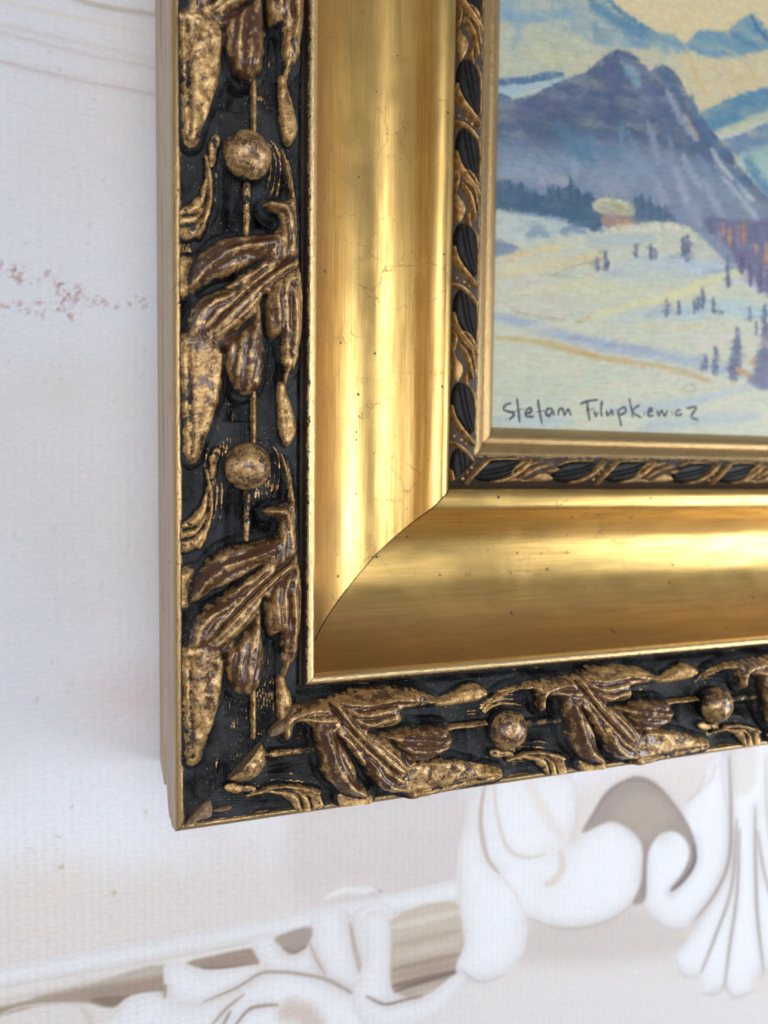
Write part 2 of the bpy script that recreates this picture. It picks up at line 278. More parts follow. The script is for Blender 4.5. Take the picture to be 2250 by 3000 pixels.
    ('s',[(112.6,124.2),(134.5,128.2),(170.5,131.5)],(196,208,186),3.29,0.8,0.5),
    ('s',[(137.9,130.6),(144.8,133.2),(148.5,130.4)],(214,204,180),2.26,0.8,0.5),
    ('s',[(161.6,118.7),(180.5,121.0),(200.1,124.1),(237.6,131.5)],(178,194,204),1.94,0.8,0.75),
    ('s',[(170.8,123.7),(190.0,126.1),(210.2,128.6)],(206,206,182),1.57,0.8,0.6),
    ('s',[(205.3,121.9),(220.7,126.6),(242.2,130.1)],(210,212,188),1.63,0.8,0.7),
    ('s',[(221.2,116.7),(231.6,122.9),(242.4,126.7)],(202,204,188),2.5,0.8,0.6),
    ('s',[(112.0,114.0),(126.2,113.7),(143.6,114.3)],(176,198,204),2.2,0.8,0.6),
    ('s',[(175.9,112.9),(200.5,116.1),(231.8,118.7)],(172,190,200),2.38,0.8,0.6),
    ('s',[(193.9,127.9),(197.8,130.5),(201.0,128.2),(195.9,127.6)],(150,140,130),0.4,0.8,0.6),
    ('s',[(112.5,167.4),(124.8,170.0),(136.7,172.0)],(224,210,176),1.45,0.9,0.6),
    ('s',[(118.4,159.3),(133.5,162.1),(150.9,166.7)],(222,214,180),1.46,0.9,0.55),
    ('s',[(147.6,158.2),(160.2,161.5),(176.9,164.5)],(216,216,182),1.52,0.9,0.6),
    ('s',[(125.4,146.8),(137.4,148.4),(151.6,147.2)],(214,212,190),1.48,0.9,0.6),
    ('s',[(164.6,166.5),(178.6,169.3),(194.2,169.2)],(196,208,196),1.93,0.9,0.6),
    ('s',[(168.9,176.8),(180.3,176.4),(191.9,176.0)],(182,198,212),1.4,0.9,0.6),
    ('s',[(119.1,131.8),(130.9,133.2),(143.1,132.4)],(210,214,186),1.84,0.9,0.5),
    ('s',[(154.0,127.6),(170.6,129.2),(185.0,128.3)],(214,212,190),2.31,0.9,0.5),
    ('s',[(114.4,119.9),(126.1,121.1),(138.1,120.9)],(186,204,190),1.47,0.9,0.5),
    ('s',[(184.2,149.5),(197.1,148.0),(209.4,145.6)],(206,206,196),1.98,0.9,0.5),
    ('s',[(130.2,158.2),(140.6,157.6),(147.7,156.7)],(206,196,186),1.11,0.9,0.6),
    ('s',[(186.6,163.0),(198.3,166.4),(208.3,168.9)],(226,220,170),0.95,0.9,0.6),
    ('s',[(153.2,174.4),(153.5,172.2),(153.4,169.9)],(98,108,138),0.84,0.6,0.9),
    ('s',[(156.7,177.4),(157.0,174.0),(157.0,170.7)],(98,108,138),0.92,0.6,0.9),
    ('s',[(157.9,174.5),(158.2,172.6),(158.1,170.8)],(98,108,138),0.69,0.6,0.9),
    ('s',[(170.1,181.3),(170.4,179.1),(170.4,176.8)],(98,108,138),0.85,0.6,0.9),
    ('s',[(177.0,181.7),(177.3,179.0),(177.3,176.3)],(98,108,138),0.78,0.6,0.9),
    ('s',[(179.3,180.4),(179.6,178.5),(179.6,176.6)],(98,108,138),0.78,0.6,0.9),
    ('s',[(192.0,185.8),(192.4,182.7),(192.4,179.6)],(98,108,138),0.95,0.6,0.9),
    ('s',[(194.4,186.9),(194.8,183.4),(194.8,179.8)],(98,108,138),1.04,0.6,0.9),
    ('s',[(193.9,182.1),(194.1,180.2),(194.1,178.2)],(98,108,138),1.59,0.6,0.9),
    ('s',[(213.9,181.0),(214.4,175.9),(214.5,170.6)],(98,108,138),0.9,0.6,0.9),
    ('s',[(214.9,172.7),(215.1,171.1),(215.1,169.5)],(98,108,138),1.06,0.6,0.9),
    ('s',[(185.2,162.1),(185.5,159.0),(185.5,155.9)],(98,108,138),0.87,0.6,0.9),
    ('s',[(191.0,161.8),(191.3,159.5),(191.3,157.1)],(98,108,138),0.96,0.6,0.9),
    ('s',[(198.5,162.6),(198.8,160.2),(198.8,157.9)],(98,108,138),0.89,0.6,0.9),
    ('s',[(200.2,164.2),(200.5,161.8),(200.5,159.4)],(98,108,138),0.81,0.6,0.9),
    ('s',[(202.3,167.9),(202.6,164.0),(202.7,160.0)],(98,108,138),0.97,0.6,0.9),
    ('s',[(207.7,164.4),(208.0,161.6),(208.1,158.8)],(98,108,138),0.73,0.6,0.9),
    ('s',[(204.9,141.7),(205.3,138.9),(205.3,136.1)],(98,108,138),0.98,0.6,0.9),
    ('s',[(209.9,145.3),(210.3,141.2),(210.4,137.2)],(98,108,138),1.15,0.6,0.9),
    ('s',[(209.7,139.6),(210.0,137.6),(209.9,135.5)],(98,108,138),1.64,0.6,0.9),
    ('s',[(203.6,138.4),(203.8,137.2),(203.8,136.0)],(98,108,138),0.81,0.6,0.9),
    ('s',[(206.7,159.9),(212.9,159.6)],(90,90,105),0.57,0.5,0.7),
    ('s',[(186.0,178.5),(197.8,178.8)],(150,172,190),0.63,0.5,0.6),
    ('f',[(205.0,196.3),(217.4,196.2),(234.1,199.0),(260.7,202.3),(263.0,163.6),(240.3,166.8),(229.2,170.8),(222.6,174.2),(215.9,183.2),(207.4,188.7),(201.2,191.2)],(112,110,142),1.29,1.13,0.9,0.5),
    ('s',[(211.3,193.9),(211.8,189.2)],(188,140,112),0.89,0.6,0.85),
    ('s',[(214.5,191.9),(215.0,186.4)],(192,142,106),0.98,0.6,0.85),
    ('s',[(221.6,195.1),(222.3,187.2)],(188,130,100),0.9,0.6,0.85),
    ('s',[(233.7,187.6),(234.5,179.5)],(194,148,118),1.25,0.6,0.85),
    ('s',[(228.3,187.8),(228.8,184.6)],(190,150,130),0.83,0.6,0.85),
    ('s',[(218.5,194.0),(219.2,186.0)],(150,130,150),0.74,0.6,0.85),
    ('s',[(209.3,191.3),(210.1,181.0)],(150,150,175),0.81,0.6,0.85),
    ('s',[(221.2,183.0),(221.8,175.8)],(88,86,124),1.23,0.6,0.85),
    ('s',[(225.5,180.2),(226.3,171.3)],(92,90,128),0.99,0.6,0.85),
    ('s',[(230.9,179.1),(231.7,169.3)],(84,88,126),1.08,0.6,0.85),
    ('s',[(204.6,195.5),(205.2,189.2)],(90,110,140),0.81,0.6,0.85),
    ('s',[(227.9,195.9),(228.6,188.6)],(96,110,146),0.99,0.6,0.85),
    ('s',[(217.9,185.9),(218.5,179.5)],(100,96,132),0.9,0.6,0.85),
    ('s',[(235.3,177.9),(236.2,168.1)],(100,110,150),1.25,0.6,0.85),
    ('s',[(223.6,175.9),(224.0,173.5)],(200,190,196),1.24,0.6,0.85),
    ('s',[(228.0,173.9),(228.5,170.7)],(190,190,205),0.83,0.6,0.85),
    ('s',[(220.5,153.3),(220.9,148.8),(221.0,144.3)],(98,108,138),1.24,0.6,0.9),
    ('s',[(220.2,148.4),(220.7,142.3),(220.9,136.1)],(98,108,138),2.48,0.6,0.9),
    ('s',[(219.0,140.5),(219.3,138.1),(219.3,135.6)],(98,108,138),3.31,0.6,0.9),
    ('s',[(233.9,163.8),(234.4,158.0),(234.6,152.2)],(98,108,138),1.42,0.6,0.9),
    ('s',[(235.4,154.8),(236.0,148.2),(236.2,141.5)],(98,108,138),2.52,0.6,0.9),
    ('s',[(229.9,156.8),(230.2,154.4),(230.3,151.9)],(98,108,138),0.83,0.6,0.9),
    ('s',[(233.8,144.7),(234.3,138.9),(234.5,133.1)],(98,108,138),3.78,0.6,0.9),
    ('s',[(226.4,162.3),(226.7,159.9),(226.8,157.4)],(98,108,138),0.83,0.6,0.9),
    ('f',[(226.8,133.5),(233.0,138.8),(241.5,143.5),(263.9,148.3),(265.1,128.5),(242.3,129.2),(231.2,130.8)],(112,116,148),1.17,1.0,0.9,0.4),
    ('s',[(221.3,137.4),(224.5,136.3),(227.8,135.2)],(200,152,108),1.16,0.5,0.8),
    ('s',[(227.5,141.0),(230.7,140.4)],(198,150,112),0.92,0.5,0.7),
    ('s',[(234.5,151.4),(236.9,147.4)],(190,160,165),1.01,0.5,0.7),
]
WALL = [
    ('f',[(-189.1,-16.5),(7.2,-40.8),(81.1,-40.9),(301.0,-52.7),(318.0,-334.8),(-194.3,-128.7)],(217,209,206),17.83,0.0,0.85,0.0),
    ('f',[(47.3,-18.2),(108.8,-22.9),(109.6,-64.3),(47.5,-61.9)],(207,200,200),10.14,0.0,0.85,0.0),
    ('f',[(139.5,-87.4),(192.6,-89.7),(218.1,-101.1),(218.7,-116.3),(146.5,-105.8),(135.4,-98.4)],(204,196,192),10.51,0.0,0.9,0.0),
    ('f',[(94.3,-108.5),(157.9,-111.4),(275.2,-151.4),(308.4,-207.4),(75.4,-141.4)],(220,216,218),12.75,0.0,0.9,0.0),
    ('f',[(-144.4,-61.7),(7.1,-63.8),(81.3,-63.8),(109.9,-63.4),(110.0,-71.2),(81.4,-71.3),(7.1,-70.9),(-144.6,-67.2)],(231,234,241),0.65,0.0,1.0,0.0),
    ('f',[(-144.6,-67.2),(7.1,-70.9),(110.0,-71.2),(110.1,-76.8),(64.8,-74.7),(7.1,-74.7),(-144.7,-70.4)],(222,218,216),0.91,0.0,1.0,0.0),
    ('s',[(-144.6,-67.4),(7.1,-71.1),(81.4,-71.4),(110.0,-71.2)],(205,198,194),0.33,0.8,0.7),
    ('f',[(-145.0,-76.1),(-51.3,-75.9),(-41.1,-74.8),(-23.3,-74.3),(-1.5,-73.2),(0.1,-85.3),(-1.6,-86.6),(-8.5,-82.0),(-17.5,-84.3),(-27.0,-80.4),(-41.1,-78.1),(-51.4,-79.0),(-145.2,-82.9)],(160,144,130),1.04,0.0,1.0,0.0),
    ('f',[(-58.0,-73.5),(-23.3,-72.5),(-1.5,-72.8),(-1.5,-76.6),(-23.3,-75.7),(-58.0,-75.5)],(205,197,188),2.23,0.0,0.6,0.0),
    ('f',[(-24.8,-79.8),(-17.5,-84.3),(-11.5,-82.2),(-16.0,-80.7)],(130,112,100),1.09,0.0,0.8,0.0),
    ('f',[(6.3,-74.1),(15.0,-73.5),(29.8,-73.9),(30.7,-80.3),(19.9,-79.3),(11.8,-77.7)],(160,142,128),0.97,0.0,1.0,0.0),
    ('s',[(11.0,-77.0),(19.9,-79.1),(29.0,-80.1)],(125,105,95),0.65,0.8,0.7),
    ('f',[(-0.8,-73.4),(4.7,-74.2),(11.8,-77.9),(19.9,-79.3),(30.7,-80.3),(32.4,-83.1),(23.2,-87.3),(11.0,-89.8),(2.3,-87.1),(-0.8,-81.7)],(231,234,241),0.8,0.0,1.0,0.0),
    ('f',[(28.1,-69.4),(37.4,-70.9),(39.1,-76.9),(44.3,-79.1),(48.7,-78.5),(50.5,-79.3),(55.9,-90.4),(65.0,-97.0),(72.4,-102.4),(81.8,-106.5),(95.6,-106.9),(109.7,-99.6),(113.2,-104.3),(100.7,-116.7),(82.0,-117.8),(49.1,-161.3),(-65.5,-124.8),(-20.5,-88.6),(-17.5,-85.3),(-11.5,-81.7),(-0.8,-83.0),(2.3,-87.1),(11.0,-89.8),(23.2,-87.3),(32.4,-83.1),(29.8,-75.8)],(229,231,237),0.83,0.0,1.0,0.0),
    ('f',[(50.4,-65.1),(63.8,-66.8),(68.5,-84.1),(73.4,-102.6),(65.0,-97.0),(55.9,-89.9),(51.3,-79.5)],(228,230,237),0.69,0.0,1.0,0.0),
    ('f',[(65.6,-68.1),(80.7,-68.3),(81.4,-100.8),(76.7,-103.9),(72.4,-95.9),(68.5,-84.1)],(231,234,241),0.7,0.0,1.0,0.0),
    ('f',[(37.2,-71.3),(49.7,-70.1),(48.9,-76.8),(43.5,-78.9),(39.1,-75.6)],(168,154,147),1.01,0.0,1.0,0.0),
    ('s',[(39.6,-75.7),(43.5,-78.3),(48.3,-77.1)],(140,122,114),0.59,0.8,0.7),
    ('s',[(11.8,-89.4),(23.2,-86.9),(31.5,-83.6),(38.3,-84.6),(44.4,-86.4),(55.9,-91.4),(66.8,-99.4),(76.2,-105.0),(85.8,-107.6)],(168,153,143),0.62,0.8,0.9),
    ('s',[(49.6,-76.5),(52.3,-83.3),(55.5,-89.6)],(186,172,163),0.6,0.8,0.9),
    ('s',[(64.6,-71.5),(66.7,-81.9),(69.6,-92.5),(73.8,-102.3)],(182,168,157),0.96,0.8,0.9),
    ('s',[(14.2,-98.9),(19.1,-94.1),(25.7,-90.0)],(176,160,148),0.66,0.8,0.9),
    ('s',[(18.2,-99.9),(21.1,-95.0)],(150,132,122),0.5,0.8,0.8),
    ('s',[(22.3,-101.0),(27.3,-96.1),(32.4,-95.7),(38.3,-96.8)],(158,140,130),0.67,0.8,0.9),
    ('s',[(41.8,-99.6),(47.9,-102.9),(51.5,-108.3)],(196,177,164),4.7,0.8,0.7),
    ('s',[(-28.4,-80.6),(-25.6,-84.9),(-24.5,-89.3)],(205,196,190),0.78,0.8,0.8),
    ('s',[(-54.8,-80.1),(-45.9,-77.6),(-34.8,-78.8),(-28.4,-81.0)],(205,197,190),0.52,0.8,0.7),
    ('s',[(-0.8,-80.1),(-1.2,-85.0)],(150,128,112),0.64,0.8,0.6),
    ('s',[(-20.5,-89.4),(-16.0,-85.6),(-11.5,-82.6)],(215,208,203),0.55,0.8,0.6),
    ('s',[(72.0,-61.6),(74.8,-61.8),(76.9,-61.6)],(150,146,148),0.62,0.8,0.8),
    ('s',[(54.8,-60.6),(61.9,-58.8),(72.0,-60.7),(75.8,-62.3)],(236,236,240),1.29,0.8,0.6),
    ('f',[(80.3,-73.9),(109.8,-72.9),(111.3,-99.0),(94.3,-107.1),(84.5,-103.8),(80.8,-97.9)],(196,184,170),1.07,0.0,1.0,0.0),
    ('s',[(81.3,-76.7),(109.8,-76.2)],(214,206,198),1.52,0.8,0.8),
    ('s',[(81.4,-84.1),(110.0,-83.9)],(176,160,145),1.52,0.8,0.7),
    ('s',[(81.5,-88.7),(110.0,-88.7)],(206,194,182),1.52,0.8,0.8),
    ('s',[(81.5,-93.4),(110.1,-93.5)],(150,132,116),1.52,0.8,0.7),
    ('s',[(81.6,-96.2),(110.2,-96.4)],(172,156,140),1.52,0.8,0.8),
    ('s',[(81.6,-99.9),(110.3,-100.2)],(128,110,98),1.52,0.8,0.8),
    ('s',[(82.6,-102.0),(94.2,-100.9),(108.2,-99.8)],(118,104,98),0.81,0.8,0.8),
    ('f',[(69.1,-70.6),(79.8,-71.8),(80.8,-98.8),(85.5,-104.5),(94.3,-107.6),(108.7,-100.9),(112.9,-104.2),(99.4,-116.4),(75.1,-116.0),(65.7,-101.7),(71.1,-84.6)],(229,231,237),0.7,0.0,1.0,0.0),
    ('s',[(71.2,-101.2),(78.8,-106.2),(87.5,-106.4),(94.3,-106.6)],(140,124,112),0.62,0.8,0.8),
    ('f',[(114.9,-22.7),(111.2,-41.0),(108.4,-54.6),(109.3,-73.7),(111.9,-88.6),(108.7,-96.5),(109.4,-101.0),(118.6,-105.7),(129.2,-105.9),(137.6,-98.9),(140.1,-89.5),(140.8,-85.9),(151.7,-90.5),(166.6,-93.5),(180.6,-92.6),(190.1,-88.2),(194.9,-79.7),(195.3,-65.2),(191.4,-58.4),(184.0,-52.6),(176.8,-50.5),(167.6,-52.6),(159.7,-55.5),(162.8,-43.8),(158.9,-28.4),(137.8,-20.9),(123.1,-20.9)],(231,234,241),0.83,0.0,1.0,0.0),
    ('s',[(139.4,-84.4),(152.8,-91.1),(166.6,-93.9),(180.6,-93.1),(191.3,-88.4)],(190,180,175),0.76,0.8,0.7),
    ('s',[(120.0,-23.4),(117.7,-37.2),(118.5,-46.8),(121.2,-56.8),(126.6,-64.0)],(190,176,165),1.02,0.8,0.9),
    ('s',[(123.1,-23.8),(125.1,-40.2),(130.1,-54.0),(138.8,-59.3),(147.5,-59.3)],(212,203,196),0.83,0.8,0.9),
    ('s',[(138.0,-25.7),(146.0,-41.4),(155.2,-53.6)],(224,217,214),2.83,0.8,0.8),
    ('s',[(162.6,-36.9),(161.8,-47.7),(159.7,-55.3)],(212,205,203),1.16,0.8,0.7),
    ('s',[(154.2,-58.4),(155.5,-65.6),(152.3,-71.0),(147.3,-72.1)],(214,203,193),2.12,0.8,0.8),
    ('s',[(126.6,-64.0),(133.8,-73.5),(139.4,-84.4)],(222,216,212),0.66,0.8,0.8),
    ('s',[(108.9,-54.7),(109.0,-73.7)],(215,210,208),0.46,0.8,0.7),
    ('s',[(108.7,-98.5),(118.6,-106.5),(129.2,-106.4)],(190,184,186),0.37,0.8,0.7),
    ('f',[(196.6,-65.4),(201.3,-61.0),(210.0,-59.7),(228.1,-32.1),(240.4,-28.3),(242.9,-66.5),(237.3,-89.5),(224.6,-102.4),(214.3,-103.3),(205.3,-98.5),(197.4,-88.5)],(231,234,241),0.91,0.0,1.0,0.0),
    ('f',[(164.8,-53.1),(169.7,-44.9),(176.4,-36.8),(185.7,-33.2),(192.9,-32.9),(201.7,-37.6),(212.1,-49.0),(220.2,-59.7),(223.9,-69.9),(223.0,-78.3),(216.7,-84.2),(211.8,-86.8),(211.0,-85.0),(216.9,-79.4),(220.5,-71.5),(217.9,-64.7),(211.3,-59.9),(203.8,-60.3),(199.0,-65.8),(197.8,-73.9),(197.6,-87.5),(192.6,-89.2),(191.0,-87.5),(194.9,-79.7),(195.4,-67.3),(192.7,-59.6),(184.0,-52.6),(176.8,-50.5)],(162,150,144),0.88,0.0,1.0,0.0),
    ('f',[(179.1,-48.3),(188.4,-40.4),(200.6,-42.1),(211.0,-53.0),(203.7,-57.2),(195.2,-61.0),(186.4,-52.4)],(178,165,154),5.94,0.0,0.7,0.0),
    ('s',[(167.6,-50.6),(176.5,-38.8),(188.2,-34.1),(201.7,-38.7),(214.8,-52.5),(222.4,-65.4)],(140,128,124),0.68,0.8,0.6),
    ('s',[(222.8,-66.5),(223.5,-75.2),(218.8,-81.9),(211.7,-86.5)],(104,94,94),0.94,0.8,0.85),
    ('s',[(196.1,-68.4),(196.7,-80.0),(196.2,-87.3)],(140,130,130),0.71,0.8,0.7),
    ('s',[(228.3,-36.4),(222.2,-45.1),(217.1,-47.6)],(200,192,188),0.62,0.8,0.8),
    ('s',[(233.4,-32.8),(231.0,-38.9),(223.5,-45.3)],(205,196,190),0.52,0.8,0.7),
    ('f',[(239.5,-22.8),(313.0,-31.2),(320.9,-156.2),(265.7,-136.1),(260.5,-143.4),(246.6,-143.3),(243.6,-137.8),(230.8,-137.8),(228.2,-129.3),(218.5,-126.2),(214.3,-117.5),(224.8,-106.7),(239.8,-85.6),(242.9,-66.5)],(231,234,241),0.84,0.0,1.0,0.0),
    ('f',[(241.0,-26.2),(256.0,-28.0),(255.6,-46.5),(244.0,-47.1)],(218,211,208),4.21,0.0,0.7,0.0),
    ('s',[(240.5,-29.4),(242.8,-55.6),(242.8,-77.4),(236.0,-91.5),(224.6,-102.4)],(150,138,130),0.84,0.8,0.9),
    ('s',[(246.4,-59.4),(244.8,-90.9),(236.9,-111.4),(229.0,-127.8)],(158,146,138),0.69,0.8,0.95),
    ('s',[(248.2,-64.1),(248.1,-94.8),(245.3,-116.4),(242.9,-137.6)],(158,146,138),0.69,0.8,0.95),
    ('s',[(256.7,-55.5),(258.1,-80.0),(260.8,-108.4),(266.0,-135.5)],(158,146,138),0.75,0.8,0.95),
    ('s',[(258.7,-66.8),(263.1,-85.3),(269.8,-104.5)],(170,156,146),0.65,0.8,0.9),
    ('s',[(214.7,-117.6),(219.1,-126.2),(228.4,-129.3)],(196,190,190),0.42,0.8,0.6),
    ('s',[(230.1,-137.4),(238.2,-139.5),(243.6,-137.8),(249.3,-143.9),(260.5,-143.4)],(190,182,180),0.48,0.8,0.7),
    ('s',[(261.8,-32.0),(263.9,-58.7),(268.6,-81.8)],(196,186,178),0.86,0.8,0.8),
    ('s',[(-92.4,218.4),(-46.5,215.4),(-26.1,214.1),(-1.1,213.4),(10.8,213.0)],(206,197,198),0.51,0.9,0.95),
    ('s',[(-92.2,226.7),(-46.3,223.9),(-26.0,222.2),(-1.0,221.6),(10.8,221.5)],(214,206,206),0.44,0.9,0.9),
    ('s',[(-92.1,228.3),(-46.3,226.2),(-32.9,225.6),(-1.0,224.3),(10.8,224.2)],(219,213,212),0.58,0.9,0.8),
    ('s',[(-92.0,234.3),(-39.6,232.8),(-22.4,232.4),(-0.9,231.9),(10.9,231.9)],(225,217,212),0.68,0.9,0.8),
    ('s',[(-36.1,239.6),(-24.4,237.8),(-17.0,237.3),(-0.9,238.1),(10.9,238.4)],(192,180,166),0.74,0.9,0.85),
]
SIG = [
    [(118.68,119.88),(116.46,119.14),(115.58,117.42),(117.76,116.7),(119.77,116.33),(119.3,114.99),(117.82,114.06)],
    [(116.4,114.16),(116.99,113.96)],
    [(120.82,121.66),(121.59,117.28),(122.2,112.87)],
    [(119.42,116.76),(124.1,118.25)],
    [(124.66,116.06),(126.84,117.02),(126.47,118.34),(124.96,117.55),(124.67,115.46),(128.08,115.28)],
    [(129.46,121.65),(130.25,117.59),(131.5,112.56)],
    [(129.15,117.1),(132.49,117.67)],
    [(135.76,118.39),(133.68,118.31),(133.03,116.57),(134.44,115.79),(135.78,117.79),(136.53,115.86)],
    [(138.27,115.92),(138.39,118.03),(139.96,118.54),(140.9,116.31),(142.25,118.47),(143.74,116.11)],
    [(147.43,120.64),(150.54,121.75),(155.24,122.47)],
    [(150.55,121.67),(151.01,118.34),(151.85,114.54)],
    [(150.11,118.15),(153.88,119.21)],
    [(153.73,118.43),(154.34,116.31),(155.39,117.73)],
    [(157.07,122.24),(156.73,118.54),(157.26,116.25)],
    [(159.02,118.78),(159.82,116.8),(161.42,118.71),(162.04,116.72)],
    [(164.0,119.27),(165.03,116.51),(166.09,112.81)],
    [(164.39,118.82),(167.15,120.16),(167.78,118.32),(165.38,117.15)],
    [(169.28,123.67),(170.36,119.81),(171.25,116.25)],
    [(174.1,121.36),(170.97,118.66),(175.24,116.38)],
    [(176.29,119.09),(176.74,117.22)],
    [(178.04,118.52),(180.14,119.23),(179.52,120.15),(178.21,119.16),(178.67,117.28),(181.36,117.69)],
    [(182.26,119.62),(183.31,117.44),(184.6,119.55),(186.05,117.53),(187.52,119.97)],
    [(189.31,119.72),(189.98,117.82)],
    [(193.86,120.04),(191.69,119.64),(191.75,118.04),(194.52,118.46)],
    [(196.43,120.78),(201.25,121.44),(198.98,117.64),(202.68,116.47)],
]
CHIPS = [([(23.31, 23.63), (24.8, 25.62), (27.36, 27.29), (30.16, 30.47), (30.61, 28.26), (29.31, 25.57), (26.73, 23.99), (24.59, 23.36)], 2.6), ([(1.19, 1.02), (7.0, 6.64), (8.35, 4.64), (7.81, 2.36), (5.56, 1.97), (2.31, 0.93)], 0.2), ([(8.5, 3.5), (10.15, 4.12), (13.07, 4.21), (13.28, 3.45), (10.57, 3.11)], -0.4)]
STAIN = [(-46.5,155.7),(-42.8,154.6),(-40.4,153.3),(-38.4,152.0),(-31.1,152.3),(-30.4,151.3),(-31.8,149.3),(-27.9,149.6),(-26.5,147.4),(-22.6,147.0),(-18.6,147.0),(-15.0,146.9),(-10.5,147.6),(-8.6,148.6),(-6.4,148.0),(-42.1,155.6),(-42.5,152.0),(-44.1,153.7),(-34.2,154.8),(-29.7,148.3),(-24.7,149.9),(-26.9,150.8),(-30.4,147.5),(-36.7,145.5),(-42.6,144.2),(-36.4,142.5),(-40.2,142.9),(-32.2,144.9),(-30.5,144.5),(-26.6,144.0),(-28.4,142.0),(-46.3,143.6),(-20.4,148.3)]
STAIN2 = [(-4.6,-65.9),(21.5,-71.0),(24.8,-69.6),(-29.1,-14.5),(-33.4,-22.8),(-41.7,-26.5),(-17.1,-45.1),(-20.1,-44.9),(-44.8,-27.2),(-6.5,-19.8),(-32.8,-33.5)]


# ------------------------------------------------------------------ numeric helpers
RNG = np.random.default_rng(11)
_LAT = RNG.random((256, 256))


def vnoise(x, y):
    xi = np.floor(x).astype(int)
    yi = np.floor(y).astype(int)
    fx = x - xi
    fy = y - yi
    fx = fx * fx * (3 - 2 * fx)
    fy = fy * fy * (3 - 2 * fy)
    a = _LAT[xi & 255, yi & 255]
    b = _LAT[(xi + 1) & 255, yi & 255]
    c = _LAT[xi & 255, (yi + 1) & 255]
    d = _LAT[(xi + 1) & 255, (yi + 1) & 255]
    return (a * (1 - fx) + b * fx) * (1 - fy) + (c * (1 - fx) + d * fx) * fy


def fbm(x, y, octv=4):
    s = 0.0
    amp = 0.5
    tot = 0.0
    for k in range(octv):
        s = s + amp * vnoise(x * 2 ** k + 17.3 * k, y * 2 ** k + 9.1 * k)
        tot += amp
        amp *= 0.5
    return s / tot


def smooth(a, b, x):
    t = np.clip((x - a) / (b - a), 0, 1)
    return t * t * (3 - 2 * t)


def catmull(pts, n=8, closed=False):
    p = np.array(pts, float)
    if len(p) < 3:
        return p
    if closed:
        q = np.vstack([p[-1], p, p[0], p[1]])
    else:
        q = np.vstack([2 * p[0] - p[1], p, 2 * p[-1] - p[-2]])
    out = []
    t = np.linspace(0, 1, n, endpoint=False)[:, None]
    for i in range(len(q) - 3):
        a, b, c, d = q[i:i + 4]
        out.append(0.5 * ((2 * b) + (-a + c) * t + (2 * a - 5 * b + 4 * c - d) * t ** 2 + (-a + 3 * b - 3 * c + d) * t ** 3))
    out = np.vstack(out)
    if not closed:
        out = np.vstack([out, p[-1]])
    return out


def seg_dist(X, Y, line, closed=False):
    """distance to a polyline and the fraction along it"""
    best = np.full(X.shape, 1e9)
    frac = np.zeros(X.shape)
    n = len(line)
    m = n if closed else n - 1
    for i in range(m):
        ax, ay = line[i]
        bx, by = line[(i + 1) % n]
        dx, dy = bx - ax, by - ay
        L = dx * dx + dy * dy + 1e-12
        t = np.clip(((X - ax) * dx + (Y - ay) * dy) / L, 0, 1)
        d = (X - ax - t * dx) ** 2 + (Y - ay - t * dy) ** 2
        k = d < best
        best = np.where(k, d, best)
        frac = np.where(k, (i + t) / max(m, 1), frac)
    return np.sqrt(best), frac


def side_dist(X, Y, line):
    """distance to a polyline, signed by side"""
    best = np.full(X.shape, 1e9)
    sg = np.ones(X.shape)
    for i in range(len(line) - 1):
        ax, ay = line[i]
        bx, by = line[i + 1]
        dx, dy = bx - ax, by - ay
        t = np.clip(((X - ax) * dx + (Y - ay) * dy) / (dx * dx + dy * dy + 1e-12), 0, 1)
        ex, ey = X - ax - t * dx, Y - ay - t * dy
        d = ex * ex + ey * ey
        k = d < best
        best = np.where(k, d, best)
        sg = np.where(k, np.sign(dx * ey - dy * ex), sg)
    return np.sqrt(best) * sg


def poly_sd(X, Y, poly):
    """signed distance, positive inside"""
    d, _ = seg_dist(X, Y, poly, True)
    ins = np.zeros(X.shape, bool)
    n = len(poly)
    for i in range(n):
        ax, ay = poly[i]
        bx, by = poly[(i + 1) % n]
        if ay == by:
            continue
        c = ((ay > Y) != (by > Y)) & (X < (bx - ax) * (Y - ay) / (by - ay) + ax)
        ins ^= c
    return np.where(ins, d, -d)


def blur(a, n):
    k = np.array([math.exp(-0.5 * (i / (n * 0.6)) ** 2) for i in range(-2 * n, 2 * n + 1)])
    k /= k.sum()
    for ax in (0, 1):
        p = np.pad(a, [(2 * n, 2 * n) if i == ax else (0, 0) for i in (0, 1)], mode='edge')
        r = 0.0
        for j, w in enumerate(k):
            sl = [slice(None)] * 2
            sl[ax] = slice(j, j + a.shape[ax])
            r = r + w * p[tuple(sl)]
        a = r
    return a


# ------------------------------------------------------------------ mesh helpers
def raw_mesh(name, co, quads, attrs=None, smooth_shade=True):
    me = bpy.data.meshes.new(name)
    nv, nq = len(co), len(quads)
    me.vertices.add(nv)
    me.vertices.foreach_set('co', np.ascontiguousarray(co, np.float32).ravel())
    me.loops.add(nq * 4)
    me.loops.foreach_set('vertex_index', np.ascontiguousarray(quads, np.int32).ravel())
    me.polygons.add(nq)
    me.polygons.foreach_set('loop_start', np.arange(0, nq * 4, 4, dtype=np.int32))
    me.polygons.foreach_set('use_smooth', np.full(nq, smooth_shade))
    for k, v in (attrs or {}).items():
        v = np.asarray(v, np.float32)
        if v.ndim == 1:
            me.attributes.new(k, 'FLOAT', 'POINT').data.foreach_set('value', v)
        elif v.shape[1] == 3:
            me.attributes.new(k, 'FLOAT_VECTOR', 'POINT').data.foreach_set('vector', v.ravel())
        else:
            me.attributes.new(k, 'FLOAT_COLOR', 'POINT').data.foreach_set('color', v.ravel())
    me.update(calc_edges=True)
    return me


